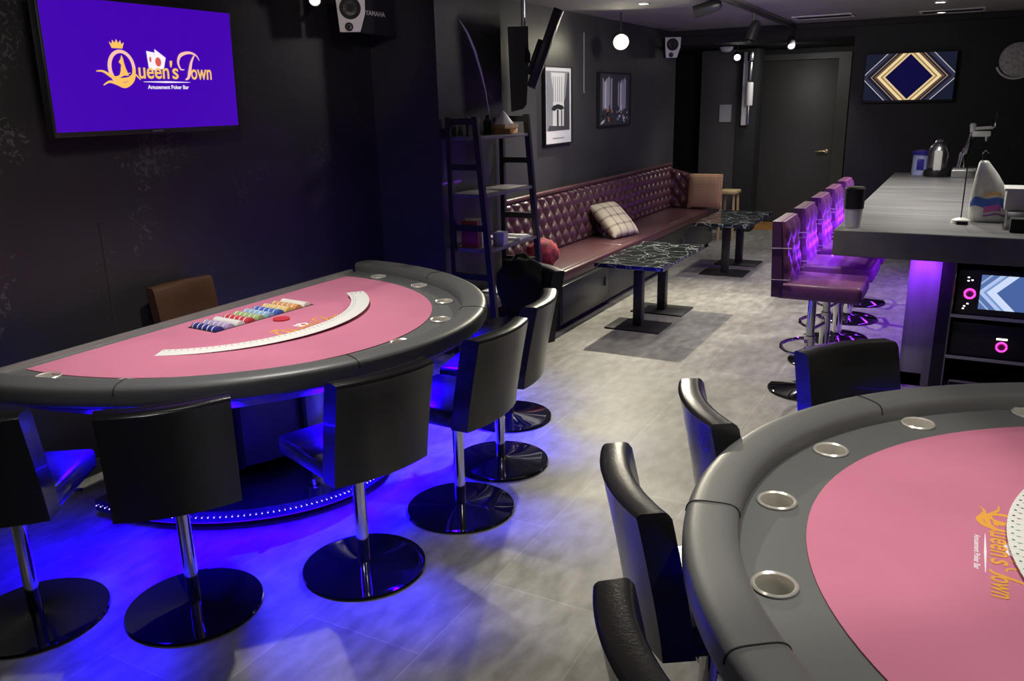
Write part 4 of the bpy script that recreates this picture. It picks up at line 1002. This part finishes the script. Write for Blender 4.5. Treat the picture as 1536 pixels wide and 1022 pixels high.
# ------------------------------------------------------------------ lights
def area(name, loc, aim, size, power, col=(1, .96, .9), spread=None, shape='DISK', sy=None):
    l = bpy.data.lights.new(name, 'AREA'); l.shape = shape; l.size = size; l.energy = power; l.color = col
    if sy: l.size_y = sy
    if spread: l.spread = math.radians(spread)
    o = bpy.data.objects.new(name, l); COL.objects.link(o); o.location = loc
    o.rotation_euler = (Vector(aim)-Vector(loc)).to_track_quat('-Z', 'Y').to_euler(); return o
def spot(name, loc, aim, power, ang, blend=.4, r_=.03, col=(1, .95, .88)):
    l = bpy.data.lights.new(name, 'SPOT'); l.energy = power; l.spot_size = math.radians(ang); l.spot_blend = blend; l.shadow_soft_size = r_; l.color = col
    o = bpy.data.objects.new(name, l); COL.objects.link(o); o.location = loc
    o.rotation_euler = (Vector(aim)-Vector(loc)).to_track_quat('-Z', 'Y').to_euler(); return o
spot('lounge_bulb', (7.33, 2.86, 2.19), (5.2, .8, 0), 300, 116, .7, .03, (1, .92, .72))
spot('track_a', (8.3, 1.8, 2.3), (7.2, 1.4, 0), 85, 110, .7, .03, (1, .94, .8))
spot('track_b', (9.6, 1.7, 2.3), (10.2, 2.3, 0), 60, 110, .7, .04)
spot('lounge_wall_wash', (6.4, 2.2, 2.40), (6.6, 3.2, 1.2), 22, 110, .9, .05)
spot('table_left_spot', (2.6, 2.45, 2.43), (2.65, 2.6, .76), 115, 84, .6, .03)
spot('table_right_spot', (1.6, -.3, 2.42), (1.9, -.25, .76), 80, 92, .7, .05)
spot('aisle_spot', (4.5, 1.1, 2.42), (4.3, 1.1, 0), 75, 84, .6, .03, (1, .94, .8))
spot('front_spot', (2.1, .75, 2.42), (2.15, .62, 0), 60, 62, .35, .03, (1, .94, .82))
spot('bar_spot', (7.4, .3, 2.42), (7.3, .3, .9), 150, 120, .8, .04)
spot('bar_near_spot', (5.9, -.1, 2.42), (5.7, 0, .9), 70, 110, .8, .04)
spot('speaker_fill', (3.2, 2.3, 2.40), (4.1, 3.28, 2.2), 14, 40, .6, .03)  # unseen lamp added to brighten the speaker front
area('fill_near', (.4, 1.3, 2.44), (1.6, 2.2, .6), .4, 8)  # added fill without a fitting, lifts the dark chair backs
# coloured light tapes
BLUE = (.010, .0, 1.0)
for k in range(7):
    t_ = .42+(PI-.84)*k/6
    area('left_table_tape', (T1[0]+1.09*math.cos(t_), T1[1]-1.18*math.sin(t_), .684), (T1[0]+1.14*math.cos(t_), T1[1]-1.24*math.sin(t_), 0), .16, 29, BLUE, spread=112)
    area('left_plinth_tape', (T1[0]+.77*math.cos(t_), T1[1]-.96*math.sin(t_), .07), (T1[0]+1.1*math.cos(t_), T1[1]-1.29*math.sin(t_), -.35), .34, 2.6, (.002, 0, 1), shape='RECTANGLE', sy=.03, spread=90)
for k in range(5):
    t_ = .45+(PI-.9)*k/4
    area('right_table_tape', (T2[0]-1.04*math.cos(t_), T2[1]+1.14*math.sin(t_), .682), (T2[0]-1.12*math.cos(t_), T2[1]+1.24*math.sin(t_), 0), .2, 1.1, BLUE, spread=120)
area('bar_tape', (7.0, .672, .79), (7.0, 1.0, .72), 3.7, 17, (.25, .02, 1.0), shape='RECTANGLE', sy=.02)
area('bar_tape_inner', (7.0, .33, .78), (7.0, .36, 0), 3.6, 14, (.22, .02, 1.0), shape='RECTANGLE', sy=.03, spread=120)
area('fill_wall', (1.6, 1.9, 2.43), (2.1, 3.6, 1.0), .4, 9, spread=100)  # white fill added to brighten the left wall, no fitting
area('fill_lounge', (6.3, 1.4, 2.42), (7.5, 3.0, 1.0), .4, 26)  # added soft fill for the lounge, with no fitting of its own
area('wash_far', (10.6, 2.0, 2.28), (11.2, 2.1, 0), .3, 9)
area('bar_tape_end', (5.2, .17, .79), (5.27, .17, 0), .14, 1.8, (.26, .03, 1.0), shape='RECTANGLE', sy=.1)

w = bpy.data.worlds.new('world'); sc.world = w; w.use_nodes = True
bg = w.node_tree.nodes['Background']; bg.inputs[0].default_value = (.6, .65, .8, 1); bg.inputs[1].default_value = .05

sc.view_settings.view_transform = 'Standard'; sc.view_settings.look = 'None'; sc.view_settings.exposure = 0; sc.view_settings.gamma = 1
sc.view_settings.use_curve_mapping = False
sc.cycles.use_denoising = True
sc.cycles.max_bounces = 8
sc.cycles.sample_clamp_indirect = 6
